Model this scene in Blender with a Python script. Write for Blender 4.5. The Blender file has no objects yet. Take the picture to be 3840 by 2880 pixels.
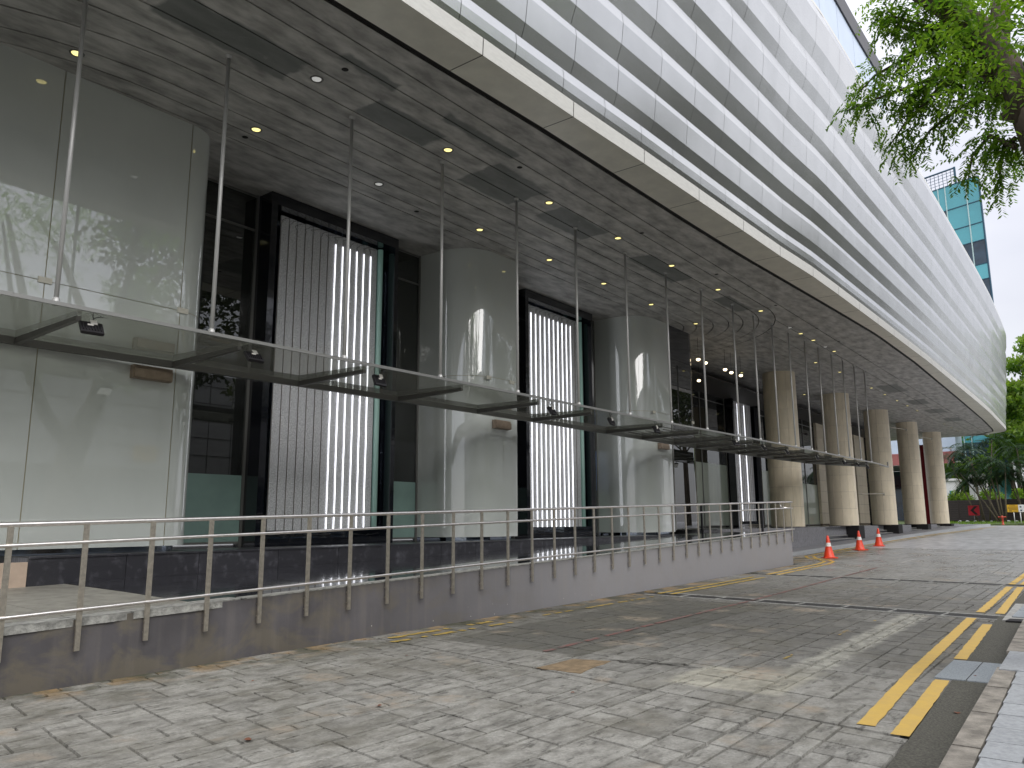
import bpy, math, random
from mathutils import Vector, Matrix
R = random.Random(7)
S = bpy.context.scene
C = S.collection
PI = math.pi

# ------------------------------------------------------------------ camera
EYE = 1.5
UX, UY = 0.7927, 0.6097
PITCH, ROLL = 0.17535, -0.00535
r0 = Vector((UY, -UX, 0)); fh = Vector((UX, UY, 0)); z0 = Vector((0, 0, 1))
fwd = (fh * math.cos(PITCH) + z0 * math.sin(PITCH)).normalized()
up0 = r0.cross(fwd).normalized()
right = r0 * math.cos(ROLL) + up0 * math.sin(ROLL)
up = right.cross(fwd)
cam_d = bpy.data.cameras.new('camera'); cam = bpy.data.objects.new('camera', cam_d); C.objects.link(cam)
m = Matrix.Identity(4)
for i in range(3):
    m[i][0] = right[i]; m[i][1] = up[i]; m[i][2] = -fwd[i]
m[2][3] = EYE
cam.matrix_world = m
cam_d.sensor_width = 36; cam_d.sensor_fit = 'HORIZONTAL'
cam_d.lens = 2935.3 / 3840 * 36
cam_d.clip_start = 0.05; cam_d.clip_end = 3000
S.camera = cam

# ------------------------------------------------------------------ sky and sun (bright overcast)
W = bpy.data.worlds.new('World'); S.world = W; W.use_nodes = True
nt = W.node_tree; nt.nodes.clear()
def N(t, ty, **k):
    n = t.nodes.new(ty)
    for a, b in k.items(): setattr(n, a, b)
    return n
out = N(nt, 'ShaderNodeOutputWorld'); bg = N(nt, 'ShaderNodeBackground'); sky = N(nt, 'ShaderNodeTexSky')
sky.sky_type = 'NISHITA'; sky.sun_disc = False; sky.sun_elevation = math.radians(58); sky.sun_rotation = math.radians(200)
bg.inputs['Strength'].default_value = 0.12
tc = N(nt, 'ShaderNodeTexCoord'); sep = N(nt, 'ShaderNodeSeparateXYZ'); nt.links.new(tc.outputs['Generated'], sep.inputs[0])
mp = N(nt, 'ShaderNodeMapping'); mp.inputs['Scale'].default_value = (1.2, 1.2, 2.6); nt.links.new(tc.outputs['Generated'], mp.inputs[0])
ns = N(nt, 'ShaderNodeTexNoise'); ns.inputs['Scale'].default_value = 1.6; ns.inputs['Detail'].default_value = 4; nt.links.new(mp.outputs[0], ns.inputs['Vector'])
cr = N(nt, 'ShaderNodeValToRGB'); nt.links.new(ns.outputs['Fac'], cr.inputs[0])
cr.color_ramp.elements[0].position = .35; cr.color_ramp.elements[0].color = (1.62, 1.64, 1.82, 1)
cr.color_ramp.elements[1].position = .65; cr.color_ramp.elements[1].color = (2.26, 2.25, 2.36, 1)
mr = N(nt, 'ShaderNodeMapRange'); nt.links.new(sep.outputs['Z'], mr.inputs[0])
mr.inputs['From Min'].default_value = 0.0; mr.inputs['From Max'].default_value = 1.0
mr.inputs['To Min'].default_value = 0.85; mr.inputs['To Max'].default_value = 2.8
vm = N(nt, 'ShaderNodeVectorMath', operation='SCALE'); nt.links.new(cr.outputs[0], vm.inputs[0]); nt.links.new(mr.outputs[0], vm.inputs['Scale'])
mx = N(nt, 'ShaderNodeMix', data_type='RGBA'); mx.inputs['Factor'].default_value = 0.93
nt.links.new(sky.outputs[0], mx.inputs['A']); nt.links.new(vm.outputs[0], mx.inputs['B'])
nt.links.new(mx.outputs['Result'], bg.inputs['Color']); nt.links.new(bg.outputs[0], out.inputs[0])
sd = bpy.data.lights.new('sun', 'SUN'); sd.energy = 1.5; sd.angle = math.radians(70); sd.color = (1, .97, .92)
so = bpy.data.objects.new('sun', sd); C.objects.link(so); so.rotation_euler = (math.radians(50), 0, math.radians(-25))
S.view_settings.view_transform = 'Standard'; S.view_settings.look = 'None'
S.view_settings.exposure = 1.45; S.view_settings.gamma = 1
S.view_settings.use_curve_mapping = False
S.cycles.max_bounces = 8; S.cycles.diffuse_bounces = 4; S.cycles.glossy_bounces = 4; S.cycles.transparent_max_bounces = 12

# ------------------------------------------------------------------ ground profile (the road climbs away from the camera)
GP = [(-60, 0.0), (-10, 0.0), (3, .04), (11, .09), (16, .14), (20, .19), (25, .25), (30, .34), (35, .45), (45, .65), (55, .84), (65, 1.05), (78, 1.28), (90, 1.4), (110, 1.5), (400, 1.6)]
def gz(x):
    for (a, za), (b, zb) in zip(GP, GP[1:]):
        if x <= b: return za + (zb - za) * (x - a) / (b - a)
    return GP[-1][1]
def lerp(pts, x):
    if x <= pts[0][0]: return pts[0][1]
    for (a, za), (b, zb) in zip(pts, pts[1:]):
        if x <= b: return za + (zb - za) * (x - a) / (b - a)
    return pts[-1][1]
SOF = 7.71      # soffit height
FZ_ = 7.96
PLAT = 1.25     # terrace level
TL1 = 1.12       # terrace level beside the ramp
CAN = 3.84      # glass canopy level
def fbk(x): return lerp([(-6, .70), (3, .76), (6, .80), (9, .845), (12.5, .90), (15, .98), (19, 1.04), (24, 1.17)], x)
def flr(x, y): return wtop(x) + (fbk(x) - wtop(x)) * max(0, min(1, (y - 8.15) / 2.4))
def wtop(x): return lerp([(-6, .36), (2.9, .60), (24, 1.17), (40, 1.17)], x)

# ------------------------------------------------------------------ materials
def mat(name, col, rough=.6, metal=0., noise=None, amt=.25, col2=None, bump=0., bscale=None, coat=0., spec=None, ior=None, stretch=(1, 1, 1), detail=5, emit=None, estr=0., nlo=.35, nhi=.65, objvar=0.):
    m = bpy.data.materials.new(name); m.use_nodes = True; t = m.node_tree; b = t.nodes['Principled BSDF']
    b.inputs['Base Color'].default_value = (*col, 1); b.inputs['Roughness'].default_value = rough; b.inputs['Metallic'].default_value = metal
    if coat: b.inputs['Coat Weight'].default_value = coat; b.inputs['Coat Roughness'].default_value = .02
    if spec is not None: b.inputs['Specular IOR Level'].default_value = spec
    if ior: b.inputs['IOR'].default_value = ior
    if emit: b.inputs['Emission Color'].default_value = (*emit, 1); b.inputs['Emission Strength'].default_value = estr
    src = None
    if noise or bump or objvar:
        g = N(t, 'ShaderNodeNewGeometry'); mpp = N(t, 'ShaderNodeMapping'); mpp.inputs['Scale'].default_value = stretch
        t.links.new(g.outputs['Position'], mpp.inputs[0]); src = mpp
    if noise:
        n1 = N(t, 'ShaderNodeTexNoise'); n1.inputs['Scale'].default_value = noise; n1.inputs['Detail'].default_value = detail; n1.inputs['Roughness'].default_value = .6
        t.links.new(src.outputs[0], n1.inputs['Vector'])
        rp = N(t, 'ShaderNodeMapRange'); rp.inputs['From Min'].default_value = nlo; rp.inputs['From Max'].default_value = nhi
        t.links.new(n1.outputs['Fac'], rp.inputs[0])
        mxx = N(t, 'ShaderNodeMix', data_type='RGBA')
        c2 = col2 or tuple(c * (1 - amt) for c in col); c1 = col if col2 else tuple(min(1, c * (1 + amt)) for c in col)
        mxx.inputs['A'].default_value = (*c1, 1); mxx.inputs['B'].default_value = (*c2, 1)
        t.links.new(rp.outputs[0], mxx.inputs['Factor']); last = mxx.outputs['Result']
        if objvar:
            oi = N(t, 'ShaderNodeObjectInfo'); mv = N(t, 'ShaderNodeMapRange'); mv.inputs['To Min'].default_value = 1 - objvar; mv.inputs['To Max'].default_value = 1 + objvar
            t.links.new(oi.outputs['Random'], mv.inputs[0]); vs = N(t, 'ShaderNodeVectorMath', operation='SCALE')
            t.links.new(last, vs.inputs[0]); t.links.new(mv.outputs[0], vs.inputs['Scale']); last = vs.outputs[0]
        t.links.new(last, b.inputs['Base Color'])
    if bump:
        n2 = N(t, 'ShaderNodeTexNoise'); n2.inputs['Scale'].default_value = bscale or 30; n2.inputs['Detail'].default_value = 4
        t.links.new(src.outputs[0], n2.inputs['Vector'])
        bp = N(t, 'ShaderNodeBump'); bp.inputs['Strength'].default_value = bump; bp.inputs['Distance'].default_value = .02
        t.links.new(n2.outputs['Fac'], bp.inputs['Height']); t.links.new(bp.outputs[0], b.inputs['Normal'])
    return m

def glass_mat(name, tint, gloss_col=(1, 1, 1), body=(.1, .12, .11), bodyfac=.0, ior=1.5, boost=1.0, rough=0.0):
    m = bpy.data.materials.new(name); m.use_nodes = True; t = m.node_tree; t.nodes.clear()
    o = N(t, 'ShaderNodeOutputMaterial'); tr = N(t, 'ShaderNodeBsdfTransparent'); tr.inputs[0].default_value = (*tint, 1)
    df = N(t, 'ShaderNodeBsdfDiffuse'); df.inputs[0].default_value = (*body, 1)
    m1 = N(t, 'ShaderNodeMixShader'); m1.inputs[0].default_value = bodyfac; t.links.new(tr.outputs[0], m1.inputs[1]); t.links.new(df.outputs[0], m1.inputs[2])
    gl = N(t, 'ShaderNodeBsdfGlossy'); gl.inputs['Roughness'].default_value = rough; gl.inputs[0].default_value = (*gloss_col, 1)
    lw = N(t, 'ShaderNodeLayerWeight'); pw = N(t, 'ShaderNodeMath', operation='POWER'); pw.inputs[1].default_value = 4.5; t.links.new(lw.outputs['Facing'], pw.inputs[0]); lw.inputs['Blend'].default_value = .5
    f0 = ((ior - 1) / (ior + 1)) ** 2 * boost
    mu = N(t, 'ShaderNodeMath', operation='MULTIPLY_ADD', use_clamp=True); mu.inputs[1].default_value = .9 - f0; mu.inputs[2].default_value = f0; t.links.new(pw.outputs[0], mu.inputs[0])
    m2 = N(t, 'ShaderNodeMixShader'); t.links.new(mu.outputs[0], m2.inputs[0]); t.links.new(m1.outputs[0], m2.inputs[1]); t.links.new(gl.outputs[0], m2.inputs[2])
    t.links.new(m2.outputs[0], o.inputs[0]); return m

M = {}
def stone_mat(name, light, dark, joint_like=False):
    """worn imprinted paving: grain, streaks, stains, wet zones and a painted far sheen laid out in world metres"""
    m = bpy.data.materials.new(name); m.use_nodes = True; t = m.node_tree; b = t.nodes['Principled BSDF']
    g = N(t, 'ShaderNodeNewGeometry'); L = t.links.new
    def noise(sc, st=(1, 1, 1), det=6, ro=.6):
        mpp = N(t, 'ShaderNodeMapping'); mpp.inputs['Scale'].default_value = st; L(g.outputs['Position'], mpp.inputs[0])
        n_ = N(t, 'ShaderNodeTexNoise'); n_.inputs['Scale'].default_value = sc; n_.inputs['Detail'].default_value = det; n_.inputs['Roughness'].default_value = ro
        L(mpp.outputs[0], n_.inputs['Vector']); return n_.outputs['Fac']
    def rng(src, a, b_, c=0, d=1):
        r_ = N(t, 'ShaderNodeMapRange'); L(src, r_.inputs[0])
        for k, v in zip(('From Min', 'From Max', 'To Min', 'To Max'), (a, b_, c, d)): r_.inputs[k].default_value = v
        return r_.outputs[0]
    def mixc(f, A, B):
        x = N(t, 'ShaderNodeMix', data_type='RGBA')
        if isinstance(f, float): x.inputs['Factor'].default_value = f
        else: L(f, x.inputs['Factor'])
        for k, v in (('A', A), ('B', B)):
            if isinstance(v, tuple): x.inputs[k].default_value = (*v, 1)
            else: L(v, x.inputs[k])
        return x.outputs['Result']
    def mul(a, b_):
        x = N(t, 'ShaderNodeMath', operation='MULTIPLY'); L(a, x.inputs[0])
        if isinstance(b_, (int, float)): x.inputs[1].default_value = b_
        else: L(b_, x.inputs[1])
        return x.outputs[0]
    sp = N(t, 'ShaderNodeSeparateXYZ'); L(g.outputs['Position'], sp.inputs[0])
    fine = noise(38, det=8, ro=.75); mid = noise(5.5, (1, 1.6, 1)); big = noise(.55); blot = noise(1.6, det=8, ro=.7)
    c = mixc(rng(fine, .35, .65), light, tuple(v * .62 for v in light))
    c = mixc(rng(mid, .42, .68, 0, .75), c, dark)
    at_ = N(t, 'ShaderNodeAttribute'); at_.attribute_name = 'tone'
    sc = N(t, 'ShaderNodeVectorMath', operation='SCALE'); L(c, sc.inputs[0]); L(rng(at_.outputs['Fac'], 0, 1, .88, 1.10), sc.inputs['Scale']); c = sc.outputs[0]
    # dark damp traffic stain on the farther road
    damp = mul(rng(sp.outputs['X'], 5.5, 10.5, 0, .75), rng(sp.outputs['X'], 14, 24, 1, .25))
    def boxm(x0, x1, y0, y1, s_=.12, amt=1.):
        nd = noise(3.2, det=4); f = None
        for ax, a_, b__ in (('X', x0, x1), ('Y', y0, y1)):
            ad_ = N(t, 'ShaderNodeMath', operation='MULTIPLY_ADD'); L(nd, ad_.inputs[0]); ad_.inputs[1].default_value = .22; L(sp.outputs[ax], ad_.inputs[2])
            for lo, hi, A_, B_ in ((a_ + .11 - s_ / 2, a_ + .11 + s_ / 2, 0, amt), (b__ + .11 - s_ / 2, b__ + .11 + s_ / 2, amt, 0)):
                v_ = rng(ad_.outputs[0], lo, hi, A_, B_)
                if f is None: f = v_
                else:
                    mi_ = N(t, 'ShaderNodeMath', operation='MINIMUM'); L(f, mi_.inputs[0]); L(v_, mi_.inputs[1]); f = mi_.outputs[0]
        return f
    c = mixc(mul(damp, rng(big, .3, .5, .55, 1)), c, tuple(v * .62 for v in dark))
    c = mixc(boxm(7.5, 13.4, 4.85, 6.9, .06, .72), c, (.075, .073, .060))
    c = mixc(mul(boxm(7.6, 13.3, 2.44, 2.80, .08, .8), rng(mid, .3, .6, 1, .45)), c, (.42, .41, .35))
    c = mixc(mul(boxm(6.8, 7.75, 2.44, 3.5, .1, .85), rng(mid, .3, .6, 1, .5)), c, (.44, .42, .34))
    c = mixc(mul(rng(noise(2.6, (1, 3.2, 1), det=7, ro=.68), .54, .60, 0, .8), rng(noise(11, (1, 2.2, 1)), .42, .6, .2, 1)), c, tuple(v * .55 for v in dark))
    c = mixc(mul(rng(noise(.9, (1, 1, 1), det=4), .48, .62, 0, .55), rng(noise(5, det=6), .35, .6, .3, 1)), c, (.12, .112, .085))
    c = mixc(rng(sp.outputs['X'], 15, 34, 0, .85), c, (.33, .33, .33))  # paler with distance: sky sheen of the wet road put into the colour
    # green/brown algae close to the wall foot
    wf = mul(rng(sp.outputs['Y'], 6.7, 7.8, 0, 1), rng(blot, .42, .58, 0, .9))
    c = mixc(wf, c, (.045, .045, .022))
    wf2 = mul(rng(sp.outputs['Y'], 7.2, 7.85, 0, .7), rng(noise(2.3), .5, .6, 0, 1))
    c = mixc(wf2, c, (.34, .22, .10))
    st_ = mul(rng(noise(1.1, det=3), .60, .68, 0, 1), rng(noise(9), .4, .6, .2, .8))
    c = mixc(st_, c, (.30, .25, .19))
    L(c, b.inputs['Base Color'])
    # wet gloss
    rr = N(t, 'ShaderNodeMath', operation='SUBTRACT'); rr.inputs[0].default_value = .82
    wet = mul(rng(sp.outputs['X'], 6, 22, 0.05, 1), rng(noise(.8, (1, 1.5, 1), det=5), .35, .6, .45, 1))
    L(mul(wet, .58), rr.inputs[1]); L(rr.outputs[0], b.inputs['Roughness'])
    hb = N(t, 'ShaderNodeMath', operation='ADD'); L(mul(mid, 1.4), hb.inputs[0]); L(mul(fine, .5), hb.inputs[1])
    vo = noise(9, (1, .45, 1), det=3); ad = N(t, 'ShaderNodeMath', operation='ADD'); L(hb.outputs[0], ad.inputs[0]); L(rng(vo, .47, .53, 0, .5), ad.inputs[1])
    bp = N(t, 'ShaderNodeBump'); bp.inputs['Strength'].default_value = .85; bp.inputs['Distance'].default_value = .012
    L(ad.outputs[0], bp.inputs['Height']); L(bp.outputs[0], b.inputs['Normal'])
    return m
M['stone'] = stone_mat('imprinted_paving', (.36, .352, .32), (.115, .11, .095))
M['mortar'] = mat('joint_dirt', (.05, .048, .04), .9, noise=8)
M['asphalt'] = mat('worn_asphalt', (.075, .072, .058), .85, noise=60, amt=.45, bump=.5, bscale=120)
M['asphalt_far'] = mat('concrete_road', (.40, .40, .41), .34, noise=2.2, amt=.25, bump=.15, bscale=40, stretch=(.4, 1.2, 1))
M['kerb'] = mat('kerb_concrete', (.235, .215, .185), .85, noise=7, amt=.35, bump=.4, bscale=60)
M['paver'] = mat('grey_paver', (.33, .345, .36), .8, noise=25, amt=.14, bump=.2, bscale=90, objvar=.08)
M['cover'] = mat('cover_metal', (.27, .30, .32), .5, .3, noise=60, amt=.2, bump=.4, bscale=140)
M['yellow'] = mat('yellow_road_paint', (.56, .37, .075), .6, noise=9, amt=.1, col2=(.50, .33, .09), bump=.25, bscale=60)
M['yellow_old'] = mat('worn_yellow_paint', (.50, .33, .05), .7, noise=12, col2=(.22, .18, .07))
M['red_paint'] = mat('faded_red_paint', (.22, .085, .07), .7, noise=9, col2=(.13, .10, .09), nlo=.35, nhi=.6)
M['grate'] = mat('grate_iron', (.022, .021, .020), .75, noise=40)
M['grate_edge'] = mat('grate_concrete', (.30, .30, .28), .8, noise=10)
M['patch'] = mat('brown_mortar_patch', (.20, .145, .085), .9, noise=10, amt=.3, bump=.3, bscale=80)
M['darkpatch'] = mat('dark_resurfacing', (.085, .085, .07), .6, noise=5, amt=.35, bump=.3, bscale=70)
M['worn'] = mat('pale_cement_wear', (.50, .49, .42), .9, noise=7, col2=(.30, .29, .26), bump=.5, bscale=40)
# ramp wall paint with stone-like brown stains
def wall_mat():
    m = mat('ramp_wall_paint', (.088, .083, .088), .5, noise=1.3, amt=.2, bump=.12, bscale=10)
    t = m.node_tree; b = t.nodes['Principled BSDF']; L = t.links.new
    g = N(t, 'ShaderNodeNewGeometry'); sp = N(t, 'ShaderNodeSeparateXYZ'); L(g.outputs['Position'], sp.inputs[0])
    mpp = N(t, 'ShaderNodeMapping'); mpp.inputs['Scale'].default_value = (1, 1, 1.5); L(g.outputs['Position'], mpp.inputs[0])
    nz_ = N(t, 'ShaderNodeTexNoise'); nz_.inputs['Scale'].default_value = 1.6; nz_.inputs['Detail'].default_value = 7; nz_.inputs['Roughness'].default_value = .62; nz_.inputs['Distortion'].default_value = .5
    L(mpp.outputs[0], nz_.inputs['Vector'])
    r1 = N(t, 'ShaderNodeMapRange'); L(nz_.outputs['Fac'], r1.inputs[0]); r1.inputs['From Min'].default_value = .47; r1.inputs['From Max'].default_value = .59
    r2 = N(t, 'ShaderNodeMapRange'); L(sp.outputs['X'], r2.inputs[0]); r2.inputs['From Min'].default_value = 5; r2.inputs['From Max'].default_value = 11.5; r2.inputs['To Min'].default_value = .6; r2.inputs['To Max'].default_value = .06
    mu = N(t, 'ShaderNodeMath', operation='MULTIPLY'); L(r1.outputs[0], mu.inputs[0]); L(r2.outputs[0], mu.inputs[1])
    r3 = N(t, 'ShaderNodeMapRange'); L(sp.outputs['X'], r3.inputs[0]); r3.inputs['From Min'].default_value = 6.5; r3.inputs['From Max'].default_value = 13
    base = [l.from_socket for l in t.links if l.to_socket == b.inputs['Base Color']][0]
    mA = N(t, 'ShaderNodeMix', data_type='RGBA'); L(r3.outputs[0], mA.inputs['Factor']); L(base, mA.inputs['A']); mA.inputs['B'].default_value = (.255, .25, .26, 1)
    mx_ = N(t, 'ShaderNodeMix', data_type='RGBA'); L(mu.outputs[0], mx_.inputs['Factor']); L(mA.outputs['Result'], mx_.inputs['A']); mx_.inputs['B'].default_value = (.155, .135, .095, 1)
    # vertical streaks
    mp2 = N(t, 'ShaderNodeMapping'); mp2.inputs['Scale'].default_value = (9, 9, .5); L(g.outputs['Position'], mp2.inputs[0])
    n3 = N(t, 'ShaderNodeTexNoise'); n3.inputs['Scale'].default_value = 1; n3.inputs['Detail'].default_value = 5; L(mp2.outputs[0], n3.inputs['Vector'])
    r4 = N(t, 'ShaderNodeMapRange'); L(n3.outputs['Fac'], r4.inputs[0]); r4.inputs['From Min'].default_value = .5; r4.inputs['From Max'].default_value = .75; r4.inputs['To Max'].default_value = .16
    mz = N(t, 'ShaderNodeMix', data_type='RGBA'); L(r4.outputs[0], mz.inputs['Factor']); L(mx_.outputs['Result'], mz.inputs['A']); mz.inputs['B'].default_value = (.29, .26, .22, 1)
    # pale paint drips near the foot
    vo = N(t, 'ShaderNodeTexVoronoi'); vo.inputs['Scale'].default_value = 7; L(g.outputs['Position'], vo.inputs['Vector'])
    r5 = N(t, 'ShaderNodeMath', operation='LESS_THAN'); L(vo.outputs['Distance'], r5.inputs[0]); r5.inputs[1].default_value = .05
    r6 = N(t, 'ShaderNodeMapRange'); L(sp.outputs['Z'], r6.inputs[0]); r6.inputs['From Min'].default_value = .18; r6.inputs['From Max'].default_value = .30; r6.inputs['To Min'].default_value = 1; r6.inputs['To Max'].default_value = 0
    m6 = N(t, 'ShaderNodeMath', operation='MULTIPLY'); L(r5.outputs[0], m6.inputs[0]); L(r6.outputs[0], m6.inputs[1])
    m7 = N(t, 'ShaderNodeMix', data_type='RGBA'); L(m6.outputs[0], m7.inputs['Factor']); L(mz.outputs['Result'], m7.inputs['A']); m7.inputs['B'].default_value = (.6, .58, .52, 1)
    L(m7.outputs['Result'], b.inputs['Base Color']); return m
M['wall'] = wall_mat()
M['coping'] = mat('pale_coping', (.30, .30, .28), .8, noise=14, amt=.35, bump=.4, bscale=50)
M['steel'] = mat('brushed_steel', (.92, .88, .85), .30, 1., noise=20, amt=.08)
M['steel_dark'] = mat('tarnished_steel', (.52, .48, .41), .42, .9, noise=20, amt=.15)
M['black_rail'] = mat('black_painted_steel', (.02, .02, .022), .4)
M['granite'] = mat('black_granite', (.034, .034, .040), .3, noise=7, col2=(.10, .10, .115), bump=.08, bscale=60, nlo=.52, nhi=.75, objvar=.15, detail=9)
M['granite_lt'] = mat('grey_granite', (.20, .20, .215), .6, noise=16, amt=.35, bump=.15, bscale=60, stretch=(3, 3, .7))
M['floor_wet'] = mat('wet_dark_tiles', (.028, .028, .034), .13, noise=2.5, amt=.3, bump=.06, bscale=7, objvar=.2, coat=.5)
M['floor_land'] = mat('landing_tiles', (.24, .23, .20), .5, noise=6, amt=.2, bump=.1, bscale=30)
M['tan'] = mat('tan_stone_panel', (.46, .36, .28), .5, noise=8, amt=.08)
# soffit with darker repair patches (paint that differs in colour)
def soffit_mat():
    m = mat('soffit_concrete', (.385, .378, .365), .55, noise=2.6, amt=.36, bump=.15, bscale=9, detail=13, stretch=(.6, 1.5, 1), nlo=.36, nhi=.64)
    t = m.node_tree; b = t.nodes['Principled BSDF']; L = t.links.new
    g = N(t, 'ShaderNodeNewGeometry')
    nz_ = N(t, 'ShaderNodeTexNoise'); nz_.inputs['Scale'].default_value = 2.5; nz_.inputs['Detail'].default_value = 5; L(g.outputs['Position'], nz_.inputs['Vector'])
    ad = N(t, 'ShaderNodeVectorMath', operation='MULTIPLY_ADD'); L(nz_.outputs['Color'], ad.inputs[0]); ad.inputs[1].default_value = (.32, .2, 0); L(g.outputs['Position'], ad.inputs[2])
    sp = N(t, 'ShaderNodeSeparateXYZ'); L(ad.outputs[0], sp.inputs[0])
    last = [l.from_socket for l in t.links if l.to_socket == b.inputs['Base Color']][0]
    boxes = [(5.3, 8.55, .95, .32), (8.2, 8.45, .72, .28), (11.0, 8.6, .75, .5), (13.4, 8.65, .9, .36), (17.3, 8.55, 1.2, .3), (21.5, 8.4, .9, .25), (40.5, 8.2, 1.3, .45), (46.0, 8.1, 1.0, .45), (50.5, 8.0, 1.0, .45), (55.5, 7.9, 1.0, .45), (9.3, 7.75, .9, .12), (6.9, 7.75, .5, .1)]
    for (x, y, hx, hy) in boxes:
        f = None
        for ax, cc, hh in (('X', x, hx), ('Y', y, hy)):
            a = N(t, 'ShaderNodeMath', operation='SUBTRACT'); L(sp.outputs[ax], a.inputs[0]); a.inputs[1].default_value = cc
            ab = N(t, 'ShaderNodeMath', operation='ABSOLUTE'); L(a.outputs[0], ab.inputs[0])
            mr_ = N(t, 'ShaderNodeMapRange'); L(ab.outputs[0], mr_.inputs[0]); mr_.inputs['From Min'].default_value = hh - .03; mr_.inputs['From Max'].default_value = hh + .03; mr_.inputs['To Min'].default_value = .8; mr_.inputs['To Max'].default_value = 0
            if f is None: f = mr_.outputs[0]
            else:
                mi = N(t, 'ShaderNodeMath', operation='MINIMUM'); L(f, mi.inputs[0]); L(mr_.outputs[0], mi.inputs[1]); f = mi.outputs[0]
        mx_ = N(t, 'ShaderNodeMix', data_type='RGBA'); L(f, mx_.inputs['Factor']); L(last, mx_.inputs['A']); mx_.inputs['B'].default_value = (.125, .138, .134, 1); last = mx_.outputs['Result']
    # pale leaching streaks
    n4 = N(t, 'ShaderNodeTexNoise'); n4.inputs['Scale'].default_value = 5; n4.inputs['Detail'].default_value = 8; n4.inputs['Roughness'].default_value = .7; L(g.outputs['Position'], n4.inputs['Vector'])
    r4 = N(t, 'ShaderNodeMapRange'); L(n4.outputs['Fac'], r4.inputs[0]); r4.inputs['From Min'].default_value = .6; r4.inputs['From Max'].default_value = .75; r4.inputs['To Max'].default_value = .45
    mx_ = N(t, 'ShaderNodeMix', data_type='RGBA'); L(r4.outputs[0], mx_.inputs['Factor']); L(last, mx_.inputs['A']); mx_.inputs['B'].default_value = (.48, .48, .46, 1)
    L(mx_.outputs['Result'], b.inputs['Base Color']); return m
M['soffit'] = soffit_mat()
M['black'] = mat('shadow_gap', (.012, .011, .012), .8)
M['facade'] = mat('facade_metal_panel', (.57, .575, .56), .24, .92, noise=.9, amt=.05, bump=.004, bscale=.6, objvar=.03)
M['facade_back'] = mat('facade_backing', (.06, .06, .06), .7)
M['fascia'] = mat('cream_fascia_panel', (.74, .72, .64), .38, .25, noise=3, amt=.06, bump=.01, bscale=3, objvar=.03)
M['fascia_lt'] = mat('fascia_edge_panel', (.56, .555, .52), .4, .2, noise=8, amt=.06, stretch=(1, 1, 4))
M['dark_metal'] = mat('dark_roof_metal', (.07, .07, .075), .5, .3)
M['clad'] = mat('back_painted_glass', (.58, .615, .585), .35, noise=.6, amt=.05, coat=1., ior=1.5, stretch=(1, 1, .5))
M['clad'].node_tree.nodes['Principled BSDF'].inputs['Coat IOR'].default_value = 2.25
M['joint_gold'] = mat('sealant_joint', (.42, .38, .25), .6)
M['bracket'] = mat('pale_bracket', (.62, .60, .52), .5)
M['vent'] = mat('bronze_sign_box', (.30, .235, .175), .45, .3, noise=12, amt=.12)
M['frame_blk'] = mat('black_lacquer', (.006, .007, .011), .12, coat=.6)
M['mirror'] = mat('smoked_mirror', (.30, .34, .40), .06, 1., noise=.8, amt=.3)
M['hammer'] = mat('speckled_metal', (.95, .96, .98), .36, .35, noise=42, col2=(.62, .63, .65), bump=.35, bscale=50, nlo=.38, nhi=.62, detail=3)
M['strip_off'] = mat('unlit_strip', (.16, .10, .075), .6)
M['strip_on'] = mat('lit_strip', (.9, .9, .95), .4, emit=(.93, .95, 1), estr=.95)
M['green_edge'] = mat('green_glass_edge', (.34, .50, .45), .3, emit=(.4, .7, .6), estr=.03, coat=.5)
M['wire'] = mat('black_cable', (.02, .02, .02), .6)
M['pane'] = glass_mat('shop_glass', (.30, .33, .31), body=(.05, .055, .05), bodyfac=.25, ior=1.55, boost=1.9)
M['pane_dark'] = glass_mat('dark_curved_glass', (.10, .11, .10), body=(.012, .014, .012), bodyfac=.5, ior=1.6, boost=2.4)
M['canglass'] = glass_mat('canopy_glass', (.78, .80, .76), body=(.50, .50, .46), bodyfac=.32, ior=1.5, boost=1.2)
M['frost'] = mat('frosted_film', (.24, .36, .33), .35, noise=1, amt=.12, coat=.6)
M['frost_lt'] = mat('pale_frosted_film', (.36, .42, .34), .3, noise=.8, amt=.12, coat=.6, stretch=(2, 1, .4))
M['rod'] = mat('rod_grey_metal', (.52, .52, .51), .38, .25)
M['canmetal'] = mat('canopy_grey_metal', (.20, .20, .19), .42, .5)
M['canedge'] = mat('canopy_edge_metal', (.30, .30, .29), .4, .5)
M['arm'] = mat('canopy_arm_metal', (.12, .117, .11), .5, .2)
M['flood'] = mat('floodlight_body', (.018, .017, .02), .45)
M['flood_lbl'] = mat('floodlight_label', (.72, .70, .66), .5)
M['col'] = mat('beige_stone_tile', (.80, .71, .545), .42, noise=5, amt=.07, bump=.03, bscale=20, objvar=.045, stretch=(1, 1, .3))
M['coljoint'] = mat('tile_joint', (.16, .12, .08), .8)
M['interior'] = mat('interior_wall', (.26, .24, .21), .8, noise=2, amt=.2)
M['int_dark'] = mat('interior_dark', (.07, .066, .062), .7)
M['white'] = mat('white_paint', (.72, .72, .72), .5, noise=4, amt=.05)
M['blue'] = mat('blue_sheet', (.10, .17, .32), .4, noise=5, amt=.25, stretch=(4, 4, 1))
M['lamp_y'] = mat('yellow_lamp_lens', (.9, .85, .5), .4, emit=(1, .86, .32), estr=.5)
M['lamp_w'] = mat('warm_lamp', (.9, .8, .6), .4, emit=(1, .80, .52), estr=1.6)
M['lamp_off_glow'] = mat('unlit_lens_added_glow', (.85, .85, .82), .4, emit=(.9, .9, .88), estr=.12)  # unlit lens given a faint added glow so it reads white
M['trim'] = mat('lamp_trim', (.14, .14, .13), .5)
M['cone'] = mat('orange_cone_plastic', (.72, .055, .018), .42, noise=12, amt=.12)
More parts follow.
